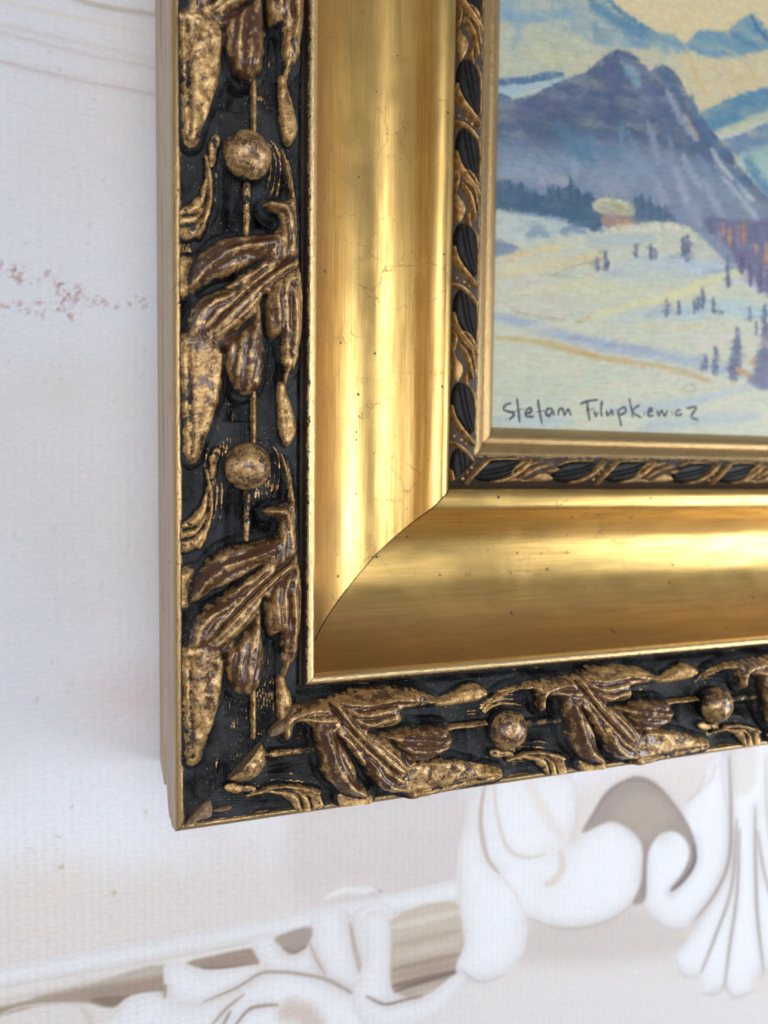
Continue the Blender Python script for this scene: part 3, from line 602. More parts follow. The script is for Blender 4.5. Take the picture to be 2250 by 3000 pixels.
def grid_mesh(name, X, Y, Z, keep=None, attrs=None, flip=False):
    """X, Y, Z: 2D arrays in mm; keep: bool per cell"""
    n, m = X.shape
    idx = np.arange(n * m).reshape(n, m)
    q = np.stack([idx[:-1, :-1], idx[1:, :-1], idx[1:, 1:], idx[:-1, 1:]], -1)
    if keep is not None:
        q = q[keep]
    else:
        q = q.reshape(-1, 4)
    if flip:
        q = q[:, ::-1]
    used = np.zeros(n * m, bool)
    used[q.ravel()] = True
    remap = np.cumsum(used) - 1
    co = np.stack([X, Y, Z], -1).reshape(-1, 3)[used] * MM
    at = {k: np.asarray(v).reshape(n * m, -1)[used].squeeze() for k, v in (attrs or {}).items()}
    return raw_mesh(name, co, remap[q], at)


def new_obj(name, me, mat, parent=None, label=None):
    o = bpy.data.objects.new(name, me)
    COL.objects.link(o)
    if me is not None and mat is not None and len(me.materials) == 0:
        me.materials.append(mat)
    if parent is not None:
        o.parent = parent
    if label:
        o['label'] = label
    return o


# ------------------------------------------------------------------ materials
def mat_new(name):
    m = bpy.data.materials.new(name)
    m.use_nodes = True
    nt = m.node_tree
    return m, nt, nt.nodes['Principled BSDF']


class N:
    """small node-building helper"""
    def __init__(self, nt):
        self.nt = nt

    def node(self, typ, **kw):
        n = self.nt.nodes.new(typ)
        for k, v in kw.items():
            setattr(n, k, v)
        return n

    def put(self, sock, v):
        if hasattr(v, 'is_output') or isinstance(v, bpy.types.NodeSocket):
            self.nt.links.new(v, sock)
        else:
            sock.default_value = v

    def attr(self, name, out='Fac'):
        n = self.node('ShaderNodeAttribute', attribute_name=name)
        return n.outputs[out]

    def pos(self):
        return self.node('ShaderNodeNewGeometry').outputs['Position']

    def math(self, op, a, b=0.0, c=None, clamp=False):
        n = self.node('ShaderNodeMath', operation=op, use_clamp=clamp)
        self.put(n.inputs[0], a)
        self.put(n.inputs[1], b)
        if c is not None:
            self.put(n.inputs[2], c)
        return n.outputs[0]

    def vmul(self, v, s):
        n = self.node('ShaderNodeVectorMath', operation='MULTIPLY')
        self.put(n.inputs[0], v)
        n.inputs[1].default_value = s
        return n.outputs[0]

    def vadd(self, v, w):
        n = self.node('ShaderNodeVectorMath', operation='ADD')
        self.put(n.inputs[0], v)
        self.put(n.inputs[1], w)
        return n.outputs[0]

    def noise(self, vec, scale, detail=4.0, rough=0.55, dist=0.0, out='Fac'):
        n = self.node('ShaderNodeTexNoise')
        self.put(n.inputs['Vector'], vec)
        n.inputs['Scale'].default_value = scale
        n.inputs['Detail'].default_value = detail
        n.inputs['Roughness'].default_value = rough
        n.inputs['Distortion'].default_value = dist
        return n.outputs[out]

    def voronoi(self, vec, scale, feature='F1', out='Distance', rand=1.0):
        n = self.node('ShaderNodeTexVoronoi', feature=feature)
        self.put(n.inputs['Vector'], vec)
        n.inputs['Scale'].default_value = scale
        n.inputs['Randomness'].default_value = rand
        return n.outputs[out]

    def ramp(self, x, a, b, lo=0.0, hi=1.0):
        n = self.node('ShaderNodeMapRange', interpolation_type='SMOOTHSTEP')
        self.put(n.inputs['Value'], x)
        self.put(n.inputs['From Min'], a)
        self.put(n.inputs['From Max'], b)
        self.put(n.inputs['To Min'], lo)
        self.put(n.inputs['To Max'], hi)
        return n.outputs[0]

    def mix(self, f, a, b):
        n = self.node('ShaderNodeMix', data_type='RGBA')
        self.put(n.inputs[0], f)
        self.put(n.inputs[6], a)
        self.put(n.inputs[7], b)
        return n.outputs[2]

    def mixf(self, f, a, b):
        n = self.node('ShaderNodeMix', data_type='FLOAT')
        self.put(n.inputs[0], f)
        self.put(n.inputs[2], a)
        self.put(n.inputs[3], b)
        return n.outputs[0]

    def bump(self, h, strength, dist, normal=None):
        n = self.node('ShaderNodeBump')
        n.inputs['Strength'].default_value = strength
        n.inputs['Distance'].default_value = dist
        self.put(n.inputs['Height'], h)
        if normal is not None:
            self.put(n.inputs['Normal'], normal)
        return n.outputs[0]


def C4(r, g, b):
    return (r, g, b, 1.0)


def relief_material():
    """old gilding rubbed over black patina with glossy brown lacquer on the worn highs"""
    m, nt, p = mat_new('patinated_gilding')
    n = N(nt)
    P = n.pos()
    gilt = n.attr('gilt')
    hgt = n.attr('relief')
    big = n.noise(P, 210.0, 5.0, 0.62, 0.6)
    mid = n.noise(P, 620.0, 5.0, 0.65, 0.3)
    fine = n.noise(P, 2600.0, 3.0, 0.6)
    mixn = n.math('ADD', n.math('MULTIPLY', big, 0.80), n.math('ADD', n.math('MULTIPLY', mid, 0.50), n.math('MULTIPLY', fine, 0.34)))
    mixn = n.math('SUBTRACT', mixn, 0.32)
    # gold where the attribute beats the noise
    g = n.math('SUBTRACT', gilt, mixn)
    gold = n.ramp(g, -0.03, 0.05)
    # black patina low on the relief, brown lacquer on the highs
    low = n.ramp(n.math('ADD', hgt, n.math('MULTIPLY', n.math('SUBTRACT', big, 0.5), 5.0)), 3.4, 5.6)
    browncol = n.mix(n.noise(P, 330.0, 3.0), C4(0.022, 0.009, 0.005), C4(0.115, 0.047, 0.018))
    dust = n.math('ADD', n.math('MULTIPLY', n.ramp(n.noise(P, 110.0, 4.0, 0.6), 0.40, 0.66), 0.75), n.math('MULTIPLY', n.ramp(n.noise(P, 1700.0, 3.0, 0.6), 0.45, 0.75), 0.45), clamp=True)
    blackcol = n.mix(dust, C4(0.003, 0.003, 0.004), C4(0.034, 0.037, 0.041))
    speck = n.ramp(n.voronoi(P, 1250.0), 0.24, 0.12)
    speck = n.math('MULTIPLY', speck, n.ramp(n.noise(P, 420.0, 2.0), 0.5, 0.6))
    blackcol = n.mix(n.math('MULTIPLY', speck, 0.75), blackcol, C4(0.22, 0.21, 0.19))
    under = n.mix(low, blackcol, browncol)
    goldcol = n.mix(n.ramp(n.math('ADD', n.math('MULTIPLY', n.noise(P, 480.0, 4.0), 0.6), n.math('MULTIPLY', n.noise(P, 1900.0, 3.0), 0.4)), 0.36, 0.64), C4(0.19, 0.095, 0.032), C4(0.58, 0.38, 0.165))
    base = n.mix(gold, under, goldcol)
    n.put(p.inputs['Base Color'], base)
    n.put(p.inputs['Metallic'], n.math('MULTIPLY', gold, 0.6))
    r_under = n.mixf(low, n.mixf(dust, 0.50, 0.8), n.ramp(mid, 0.3, 0.7, 0.16, 0.32))
    r_gold = n.ramp(mid, 0.3, 0.7, 0.36, 0.60)
    n.put(p.inputs['Roughness'], n.mixf(gold, r_under, r_gold))
    n.put(p.inputs['Specular IOR Level'], n.mixf(low, 0.22, 0.5))
    n.put(p.inputs['Coat Weight'], n.math('MULTIPLY', low, 0.30))
    p.inputs['Coat Roughness'].default_value = 0.16
    h = n.math('ADD', n.math('MULTIPLY', n.noise(P, 900.0, 3.0), 0.7), n.math('MULTIPLY', gold, 0.25))
    h = n.math('ADD', h, n.math('MULTIPLY', fine, 0.25))
    n.put(p.inputs['Normal'], n.bump(h, 0.5, 0.00022))
    return m


def cove_material():
    m, nt, p = mat_new('burnished_gold_leaf')
    n = N(nt)
    P = n.pos()
    R = n.attr('rail', 'Vector')          # x across the moulding, y along it, z which rail (mm)
    streak = n.noise(n.vmul(R, (1.6, 0.035, 1.0)), 1.0, 5.0, 0.6)
    streak2 = n.noise(n.vmul(R, (0.35, 0.02, 1.0)), 1.0, 3.0, 0.55)
    cloud = n.noise(P, 38.0, 5.0, 0.6, 0.4)
    base = n.mix(n.ramp(streak, 0.3, 0.7), C4(0.53, 0.335, 0.105), C4(0.76, 0.52, 0.185))
    base = n.mix(n.math('MULTIPLY', n.ramp(streak2, 0.52, 0.75), 0.55), base, C4(0.40, 0.275, 0.11))
    # rubbed brown patina along the hollow's outer edge, its dim reflections painted in too
    sep = n.node('ShaderNodeSeparateXYZ')
    n.put(sep.inputs[0], R)
    outer = n.ramp(n.math('ADD', sep.outputs[0], n.math('MULTIPLY', n.math('SUBTRACT', n.noise(n.vmul(R, (0.25, 0.05, 1.0)), 1.0, 5.0, 0.65), 0.5), 12.0)), 57.0, 43.0)
    base = n.mix(n.math('MULTIPLY', outer, 0.8), base, C4(0.27, 0.145, 0.055))
    outer = n.math('MULTIPLY', outer, n.ramp(sep.outputs[2], 0.0, 900.0, 0.8, 1.25), clamp=True)
    stain = n.ramp(n.noise(P, 75.0, 6.0, 0.7, 1.2), 0.60, 0.74)
    base = n.mix(n.math('MULTIPLY', stain, 0.40), base, C4(0.26, 0.15, 0.06))
    # craquelure: sparse fine lines
    warp = n.vadd(n.vmul(P, (1, 1, 1)), n.vmul(n.noise(P, 160.0, 3.0, 0.6, 0.0, 'Color'), (0.006, 0.006, 0.006)))
    ck = n.ramp(n.voronoi(warp, 85.0, 'DISTANCE_TO_EDGE'), 0.016, 0.004)
    ck = n.math('MULTIPLY', ck, n.ramp(n.noise(P, 45.0, 2.0), 0.50, 0.62))
    ck2 = n.ramp(n.voronoi(warp, 330.0, 'DISTANCE_TO_EDGE'), 0.03, 0.008)
    ck2 = n.math('MULTIPLY', ck2, n.ramp(n.noise(P, 60.0, 3.0), 0.60, 0.70))
    # fly specks
    vs = n.node('ShaderNodeTexVoronoi', voronoi_dimensions='2D')
    sh = n.node('ShaderNodeCombineXYZ')
    sr = n.node('ShaderNodeSeparateXYZ')
    n.put(sr.inputs[0], R)
    n.put(sh.inputs[0], n.math('ADD', sr.outputs[0], sr.outputs[2]))
    n.put(sh.inputs[1], sr.outputs[1])
    R2 = sh.outputs[0]
    n.put(vs.inputs['Vector'], R2)
    vs.inputs['Scale'].default_value = 0.15
    sepc = n.node('ShaderNodeSeparateColor')
    n.put(sepc.inputs[0], vs.outputs['Color'])
    rad = n.math('MULTIPLY', n.ramp(sepc.outputs[0], 0.60, 1.0, 0.0, 0.085), n.ramp(n.noise(P, 40.0, 2.0), 0.42, 0.55))
    spk = n.math('LESS_THAN', vs.outputs['Distance'], rad)
    vs2 = n.node('ShaderNodeTexVoronoi', voronoi_dimensions='2D')
    n.put(vs2.inputs['Vector'], R2)
    vs2.inputs['Scale'].default_value = 0.55
    sepd = n.node('ShaderNodeSeparateColor')
    n.put(sepd.inputs[0], vs2.outputs['Color'])
    spk2 = n.math('MULTIPLY', n.math('LESS_THAN', vs2.outputs['Distance'], n.ramp(sepd.outputs[0], 0.90, 1.0, 0.0, 0.12)), 0.6)
    dark = n.math('MAXIMUM', n.math('MAXIMUM', n.math('MULTIPLY', ck, 0.5), n.math('MULTIPLY', ck2, 0.45)), n.math('MAXIMUM', spk, spk2))
    base = n.mix(dark, base, C4(0.07, 0.05, 0.03))
    n.put(p.inputs['Base Color'], base)
    n.put(p.inputs['Metallic'], n.mixf(dark, n.mixf(outer, 0.92, 0.6), 0.1))
    rr = n.math('ADD', n.ramp(streak, 0.25, 0.75, 0.36, 0.26), n.math('MULTIPLY', outer, 0.12))
    n.put(p.inputs['Roughness'], n.math('ADD', rr, n.math('MULTIPLY', n.ramp(cloud, 0.4, 0.7), 0.10)))
    h = n.math('ADD', n.math('MULTIPLY', streak, 0.6), n.math('MULTIPLY', n.noise(P, 1500.0, 3.0), 0.25))
    h = n.math('SUBTRACT', h, n.math('MULTIPLY', dark, 0.3))
    n.put(p.inputs['Normal'], n.bump(h, 0.30, 0.00018))
    return m


def bead_material(name, ca, cb, wear=0.5):
    m, nt, p = mat_new(name)
    n = N(nt)
    P = n.pos()
    R = n.attr('rail', 'Vector')
    w = n.attr('gilt')
    nz = n.noise(n.vmul(R, (0.9, 0.28, 1.0)), 1.0, 6.0, 0.68)
    nz = n.math('ADD', nz, n.math('MULTIPLY', n.math('SUBTRACT', n.noise(P, 1300.0, 3.0), 0.5), 0.5))
    gold = n.ramp(n.math('SUBTRACT', w, nz), -0.05, 0.05)
    gc = n.mix(n.noise(n.vmul(R, (2.0, 0.08, 1.0)), 1.0, 4.0), ca, cb)
    base = n.mix(gold, n.mix(n.noise(P, 500.0), C4(0.010, 0.009, 0.010), C4(0.06, 0.035, 0.02)), gc)
    n.put(p.inputs['Base Color'], base)
    n.put(p.inputs['Metallic'], n.math('MULTIPLY', gold, 0.85))
    n.put(p.inputs['Roughness'], n.mixf(gold, 0.55, n.ramp(nz, 0.3, 0.7, 0.30, 0.42)))
    h = n.math('ADD', n.math('MULTIPLY', n.noise(n.vmul(R, (3.0, 0.4, 1.0)), 1.0, 4.0), 0.7), n.math('MULTIPLY', gold, 0.3))
    n.put(p.inputs['Normal'], n.bump(h, 0.6, 0.0004))
    return m


def wood_material(name, ca, cb, cc):
    m, nt, p = mat_new(name)
    n = N(nt)
    R = n.attr('rail', 'Vector')
    P = n.pos()
    a = n.noise(n.vmul(P, (1400.0, 22.0, 1400.0)), 1.0, 4.0, 0.6)
    b = n.noise(P, 60.0, 4.0)
    base = n.mix(n.ramp(a, 0.3, 0.7), ca, cb)
    base = n.mix(n.math('MULTIPLY', n.ramp(b, 0.5, 0.7), 0.5), base, cc)
    spk = n.ramp(n.noise(P, 1100.0, 2.0), 0.70, 0.74)
    base = n.mix(n.math('MULTIPLY', spk, 0.6), base, C4(0.08, 0.05, 0.035))
    n.put(p.inputs['Base Color'], base)
    p.inputs['Roughness'].default_value = 0.5
    n.put(p.inputs['Normal'], n.bump(a, 0.4, 0.0002))
    return m


def plain_material(name, ca, cb, rough, scale=500.0, metallic=0.0):
    m, nt, p = mat_new(name)
    n = N(nt)
    P = n.pos()
    nz = n.noise(P, scale, 5.0, 0.6)
    n.put(p.inputs['Base Color'], n.mix(n.ramp(nz, 0.3, 0.7), ca, cb))
    p.inputs['Roughness'].default_value = rough
    p.inputs['Metallic'].default_value = metallic
    if name == 'black_patina':
        p.inputs['Specular IOR Level'].default_value = 0.22
    n.put(p.inputs['Normal'], n.bump(nz, 0.4, 0.0003))
    return m


def print_material():
    """printed vinyl backdrop: flat print in the colour attribute, paper tooth in the bump"""
    m, nt, p = mat_new('printed_backdrop')
    n = N(nt)
    P = n.pos()
    col = n.attr('print', 'Color')
    fib = n.noise(n.vmul(P, (420.0, 1500.0, 1.0)), 1.0, 4.0, 0.65)
    grain = n.noise(P, 2300.0, 3.0, 0.7)
    tint = n.noise(P, 260.0, 3.0, 0.6, 0.0, 'Color')
    v = n.math('ADD', n.math('MULTIPLY', fib, 0.5), n.math('MULTIPLY', grain, 0.5))
    shade = n.ramp(v, 0.25, 0.75, 0.90, 1.06)
    mul = n.node('ShaderNodeMix', data_type='RGBA', blend_type='MULTIPLY')
    mul.inputs[0].default_value = 1.0
    n.put(mul.inputs[6], col)
    comb = n.node('ShaderNodeCombineColor')
    for i in range(3):
        n.put(comb.inputs[i], shade)
    n.put(mul.inputs[7], comb.outputs[0])
    soft = n.node('ShaderNodeMix', data_type='RGBA', blend_type='SOFT_LIGHT')
    soft.inputs[0].default_value = 0.14
    n.put(soft.inputs[6], mul.outputs[2])
    n.put(soft.inputs[7], tint)
    n.put(p.inputs['Base Color'], soft.outputs[2])
    p.inputs['Roughness'].default_value = 0.62
    p.inputs['Specular IOR Level'].default_value = 0.3
    wv = n.node('ShaderNodeTexWave', wave_type='BANDS', bands_direction='X')
    n.put(wv.inputs['Vector'], P)
    wv.inputs['Scale'].default_value = 115.0
    wv.inputs['Distortion'].default_value = 1.5
    wv2 = n.node('ShaderNodeTexWave', wave_type='BANDS', bands_direction='Y')
    n.put(wv2.inputs['Vector'], P)
    wv2.inputs['Scale'].default_value = 135.0
    wv2.inputs['Distortion'].default_value = 2.0
    weave = n.math('ADD', wv.outputs['Fac'], wv2.outputs['Fac'])
    h = n.math('ADD', n.math('MULTIPLY', weave, 0.25), n.math('ADD', fib, n.noise(P, 420.0, 3.0)))
    n.put(p.inputs['Normal'], n.bump(h, 0.42, 0.00055))
    return m


def oil_material():
    m, nt, p = mat_new('oil_paint')
    n = N(nt)
    P = n.pos()
    col = n.attr('print', 'Color')
    br = n.noise(n.vmul(P, (130.0, 1300.0, 1.0)), 1.0, 4.0, 0.65, 0.4)
    br2 = n.noise(n.vmul(P, (500.0, 260.0, 1.0)), 1.0, 4.0, 0.6, 1.0)
    v = n.math('ADD', n.math('MULTIPLY', br, 0.6), n.math('MULTIPLY', br2, 0.4))
    shade = n.ramp(v, 0.25, 0.75, 0.84, 1.12)
    comb = n.node('ShaderNodeCombineColor')
    for i in range(3):
        n.put(comb.inputs[i], shade)
    mul = n.node('ShaderNodeMix', data_type='RGBA', blend_type='MULTIPLY')
    mul.inputs[0].default_value = 1.0
    n.put(mul.inputs[6], col)
    n.put(mul.inputs[7], comb.outputs[0])
    n.put(p.inputs['Base Color'], mul.outputs[2])
    p.inputs['Roughness'].default_value = 0.42
    p.inputs['Specular IOR Level'].default_value = 0.35
    n.put(p.inputs['Normal'], n.bump(v, 0.35, 0.0004))
    return m


M_REL = relief_material()
M_COVE = cove_material()
M_BEAD = bead_material('pale_gold_bead', C4(0.50, 0.34, 0.145), C4(0.80, 0.60, 0.32))
M_LIP = bead_material('aged_gold_lip', C4(0.34, 0.215, 0.095), C4(0.58, 0.41, 0.20))
M_BOARD = wood_material('pinkish_wood', C4(0.40, 0.285, 0.22), C4(0.55, 0.42, 0.35), C4(0.36, 0.24, 0.16))
M_BACK = wood_material('raw_wood', C4(0.36, 0.26, 0.17), C4(0.56, 0.43, 0.30), C4(0.42, 0.27, 0.15))
M_POD = plain_material('black_patina', C4(0.003, 0.003, 0.004), C4(0.013, 0.013, 0.015), 0.46)
M_GESSO = plain_material('broken_gesso', C4(0.10, 0.062, 0.032), C4(0.24, 0.155, 0.085), 0.75, 900.0)
M_INK = plain_material('signature_paint', C4(0.02, 0.032, 0.05), C4(0.06, 0.08, 0.11), 0.5, 700.0)
M_PRINT = print_material()
M_OIL = oil_material()
M_FIBRE = plain_material('dark_fibre', C4(0.02, 0.012, 0.008), C4(0.04, 0.025, 0.015), 0.6)


# ------------------------------------------------------------------ flat painted surfaces
def srgb_lin(c):
    c = np.asarray(c, float) / 255.0
    return np.where(c <= 0.04045, c / 12.92, ((c + 0.055) / 1.055) ** 2.4)


class Canvas:
    def __init__(self, xs, ys, base):
        self.xs, self.ys = xs, ys
        self.X, self.Y = np.meshgrid(xs, ys, indexing='ij')
        self.col = np.empty(self.X.shape + (3,))
        self.col[:] = base

    def _win(self, pts, pad):
        p = np.asarray(pts)
        i0, i1 = np.searchsorted(self.xs, [p[:, 0].min() - pad, p[:, 0].max() + pad])
        j0, j1 = np.searchsorted(self.ys, [p[:, 1].min() - pad, p[:, 1].max() + pad])
        return slice(max(i0 - 1, 0), i1 + 1), slice(max(j0 - 1, 0), j1 + 1)

    def blend(self, s, a, col):
        a = a[..., None]
        self.col[s] = self.col[s] * (1 - a) + np.asarray(col, float) * a

    def fill(self, poly, col, soft, rough, alpha, mott, stretch=(0.12, 0.45), edge=False):
        poly = catmull(poly, 4, True)
        s = self._win(poly, soft + rough + 1)
        X, Y = self.X[s], self.Y[s]
        if X.size == 0:
            return
        d = poly_sd(X, Y, poly)
        if rough:
            d = d + rough * 2 * (fbm(X * 0.35, Y * 0.35, 4) - 0.5)
        a = smooth(-soft / 2, soft / 2, d) * alpha
        if mott:
            a = a * (1 - mott * np.clip((fbm(X * stretch[0] + 31, Y * stretch[1] + 7, 4) - 0.42) * 3.2, 0, 1))
        self.blend(s, a, col)
        if edge:
            self.blend(s, a * 0.75 * np.exp(-np.clip(d, 0, 99) / 3.4), (209, 204, 204))

    def stroke(self, pts, col, hw, soft, alpha, bristle=0.0):
        line = catmull(pts, 6)
        s = self._win(line, hw * 1.6 + 0.5)
        X, Y = self.X[s], self.Y[s]
        if X.size == 0:
            return
        d, fr = seg_dist(X, Y, line)
        taper = 0.55 + 0.45 * np.sin(np.clip(fr, 0.02, 0.98) * math.pi) ** 0.5
        if bristle:
            d = d + hw * bristle * (fbm(X * 0.9, Y * 0.9, 3) - 0.5)
        elif hw < 3:
            taper = 0.22 + 0.78 * np.sin(np.clip(fr, 0.0, 1.0) * math.pi) ** 0.45
        else:
            taper = 1.0
        a = smooth(1 + soft * 0.6, 1 - soft * 0.9, d / (hw * taper)) * alpha
        if bristle:
            a = a * (0.62 + 0.55 * fbm(X * 0.5 + 3, Y * 1.6 + 5, 3))
        self.blend(s, np.clip(a, 0, 1), col)

    def attr(self, k=0.86):
        c = srgb_lin(self.col) * k
        return np.concatenate([c, np.ones(c.shape[:2] + (1,))], -1).reshape(-1, 4)


def axis(*spans):
    out = []
    for a, b, st in spans:
        out.append(np.arange(a, b, st))
    out.append([spans[-1][1]])
    return np.concatenate(out)


# backdrop sheet under and behind the frame
xs = axis((-260, -75, 6), (-75, 300, 0.6), (300, 520, 6))
ys = axis((-330, -180, 5), (-180, 8, 0.5), (8, 112, 2.0), (112, 165, 0.7), (165, 240, 0.8), (240, 520, 6))
cv = Canvas(xs, ys, (228, 231, 240))
cv.blend((slice(None), slice(None)), np.clip((fbm(cv.X * 0.018 + 5, cv.Y * 0.018, 3) - 0.45) * 1.6, 0, 0.5), (224, 216, 214))
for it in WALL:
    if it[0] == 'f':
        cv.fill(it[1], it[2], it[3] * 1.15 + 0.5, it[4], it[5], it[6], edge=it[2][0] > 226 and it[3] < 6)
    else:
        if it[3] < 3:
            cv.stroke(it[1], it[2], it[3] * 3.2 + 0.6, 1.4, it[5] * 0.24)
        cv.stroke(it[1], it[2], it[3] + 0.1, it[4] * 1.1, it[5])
# faint handling marks and a rosy cast in the print
for bx, by, br, cc, aa in ((-12, 18, 16, (222, 204, 206), 0.55), (-30, 60, 22, (216, 214, 218), 0.35), (-20, 200, 26, (226, 216, 216), 0.4), (20, -38, 24, (214, 206, 206), 0.5), (60, -20, 26, (216, 210, 210), 0.4), (-36, -40, 14, (222, 214, 206), 0.5), (-30, 120, 12, (220, 218, 214), 0.4)):
    s = cv._win([(bx - 2 * br, by - 2 * br), (bx + 2 * br, by + 2 * br)], 0)
    X, Y = cv.X[s], cv.Y[s]
    a = np.exp(-((X - bx) ** 2 + (Y - by) ** 2) / br ** 2) * aa * np.clip(0.3 + 1.4 * fbm(X * 0.08, Y * 0.08, 4), 0, 1.2)
    cv.blend(s, np.clip(a, 0, 1), cc)
sp = np.random.default_rng(3)
for _ in range(420):
    sx, sy = sp.uniform(-60, 10), sp.uniform(-90, 235)
    r0 = sp.uniform(0.25, 0.6)
    s = cv._win([(sx - 1, sy - 1), (sx + 1, sy + 1)], 0)
    d = np.hypot(cv.X[s] - sx, (cv.Y[s] - sy) * 1.3)
    cv.blend(s, smooth(r0 * 1.5, 0.0, d) * sp.uniform(0.08, 0.4), (176, 164, 150))
for lst, cc, R0 in ((STAIN, (168, 128, 122), 2.6), (STAIN2, (176, 160, 140), 1.8)):
    for (sx, sy) in lst:
        s = cv._win([(sx - R0, sy - R0), (sx + R0, sy + R0)], 0)
        X, Y = cv.X[s], cv.Y[s]
        d = np.hypot(X - sx, Y - sy)
        a = smooth(R0, 0.2, d) * smooth(0.46, 0.70, fbm(X * 0.95 + 3, Y * 1.1, 3)) * 0.55
        cv.blend(s, a, cc)
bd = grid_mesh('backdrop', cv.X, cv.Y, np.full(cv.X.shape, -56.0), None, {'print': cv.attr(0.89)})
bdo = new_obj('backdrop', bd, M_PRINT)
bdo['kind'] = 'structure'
bdo['label'] = 'white backdrop sheet printed with pale plaster scrollwork'

# ------------------------------------------------------------------ the frame
frame = bpy.data.objects.new('picture_frame', None)
COL.objects.link(frame)
frame.location = (0, 0, -0.056)
frame['label'] = 'ornate antique gilded picture frame with dark carved leaf border'
frame['category'] = 'picture frame'
bpy.context.view_layer.update()
OFF = Vector((0, 0, 0.056))     # parts are modelled with z = 0 at the carved front edge

LEN = (360.0, 320.0)            # modelled rail lengths in mm: upright rail, lower rail
GAP = 0.14


def add_part(name, me, mat, parent=frame, label=None, loc=(0, 0, 0), rotz=0.0):
    o = new_obj(name, me, mat, parent, label)
    off = OFF if parent is frame else Vector((0, 0, 0))
    o.location = Vector(loc) + off
    o.rotation_euler = (0, 0, rotz)
    return o


def rail_strip(name, prof, rail, mat, gilt=None, step=4.0, wob=0.0, gap=GAP, label=None, close=None):
    """extrude a profile (v, z) along a rail and cut it at 45 degrees in the corner"""
    pr = np.array(prof, float)
    L = LEN[rail]
    ws = np.arange(0, L + step, step)
    V = np.repeat(pr[:, 0][:, None], len(ws), 1)
    Zz = np.repeat(pr[:, 1][:, None], len(ws), 1)
    W = np.maximum(ws[None, :] + 0 * V, V + gap)
    # every profile point starts exactly on the mitre
    W = V + gap + (L - V - gap) * (ws / ws[-1])[None, :]
    if wob:
        Zz = Zz + wob * 2 * (fbm(W * 0.03 + rail * 40, V * 0.12, 3) - 0.5)
    at = {'rail': np.stack([V, W, np.full(V.shape, rail * 900.0)], -1)}
    g = np.ones(len(pr)) if gilt is None else np.asarray(gilt, float)
    at['gilt'] = np.repeat(g[:, None], len(ws), 1)
    if rail == 0:
        me = grid_mesh(name, V, W, Zz, None, at)
    else:
        me = grid_mesh(name, W, V, Zz, None, at, flip=True)
    return add_part(name, me, mat, frame, label)


def dense(prof, n=6):
    return catmull(prof, n)


for rail in (0, 1):
    # raw timber at the back of the moulding and the painted board in front of it
    rail_strip('back_board', [(8, -56), (-2.0, -56), (-2.15, -55.4), (-2.0, -35.2), (-1.9, -34.8), (-1.0, -34.7)], rail, M_BACK, gap=0.0,
               label='raw pale wood board at the back of the moulding')
    rail_strip('side_board', [(-0.9, -34.2), (-1.35, -33.9), (-1.45, -33), (-1.95, -18), (-2.0, -12.0), (-1.75, -11.6), (-1.8, -11.0), (-1.75, -6), (-1.35, -3.4)], rail, M_BOARD, gap=0.02,
               label='pinkish worn wood edge of the moulding')
    rail_strip('edge_fillet', dense([(-1.38, -3.5), (-1.3, -2.2), (-0.85, -1.0), (-0.1, -0.4), (0.6, -0.35), (0.98, -1.0)], 4), rail, M_LIP,
               gilt=np.linspace(0.80, 0.58, 21), wob=0.12)
    bp = dense([(33.3, -6.0), (34.0, -5.3), (34.45, -3.8), (35.2, -2.9), (36.1, -2.75), (36.9, -3.3), (37.35, -4.6), (37.5, -7.0)], 4)
    rail_strip('bead', bp, rail, M_BEAD, gilt=np.interp(bp[:, 0], [33.4, 34.3, 35.2, 37.5], [-0.05, 0.28, 0.62, 0.88]), wob=0.12)
    cp = dense([(37.4, -5.2), (38.4, -12.5), (40.2, -19.2), (42.5, -23.9), (46.4, -28.8), (51.9, -33.0), (57.8, -35.9), (65.1, -37.3), (71.1, -36.4), (77.0, -33.2),
                (80.0, -30.4), (81.6, -28.7), (82.8, -27.7), (84.3, -27.1), (86.2, -26.95), (87.8, -27.4), (88.9, -28.3), (89.3, -29.6), (89.35, -36.0)], 7)
    rail_strip('cove', cp, rail, M_COVE, wob=0.22, step=3.0, gap=0.28, label='broad burnished gold hollow of the moulding')
    ip = dense([(89.35, -35.0), (90.2, -34.4), (91.4, -33.6), (93.0, -32.4), (95.0, -31.5), (97.0, -31.1), (99.0, -31.2), (100.4, -31.8), (101.2, -32.2)], 5)
    rail_strip('ribbon_band', ip, rail, M_LIP, gilt=np.interp(ip[:, 0], [89, 98.5, 100.2, 101.3], [-0.2, 0.10, 0.42, 0.66]), wob=0.15)
    sp = dense([(101.1, -32.0), (101.9, -32.3), (103.6, -33.4), (104.8, -34.7), (105.3, -35.3), (106.3, -34.9), (108.0, -35.6), (109.6, -37.4), (110.9, -39.6), (111.4, -42.0)], 5)
    rail_strip('sight_edge', sp, rail, M_LIP, gilt=np.interp(sp[:, 0], [101, 105, 106, 112], [0.70, 0.62, 0.9, 1.0]), wob=0.12)


# ---- carved band: ground
def ground(v):
    return np.interp(v, [0.0, 0.8, 3, 8, 14, 20, 26, 30, 32, 32.8, 33.6],
                     [-0.4, -0.7, -1.2, -1.3, -1.2, -1.3, -2.2, -3.2, -4.4, -6.2, -6.8])


PER = 79.5
W0 = 96.0
# period grid
gv = np.arange(0.5, 33.31, 0.16)
gu = np.arange(-12.0, 84.0, 0.16)
GV, GU = np.meshgrid(gv, gu, indexing='ij')


def dome(d, w):
    t = np.clip(d / w, 0, 1)
    return np.sqrt(np.clip(1 - (1 - t) ** 2, 0, 1))


def groove(h, name, hw, depth):
    d, _ = seg_dist(GV, GU, catmull(ORN[name], 6))
    return h - depth * np.exp(-(d / hw) ** 2)


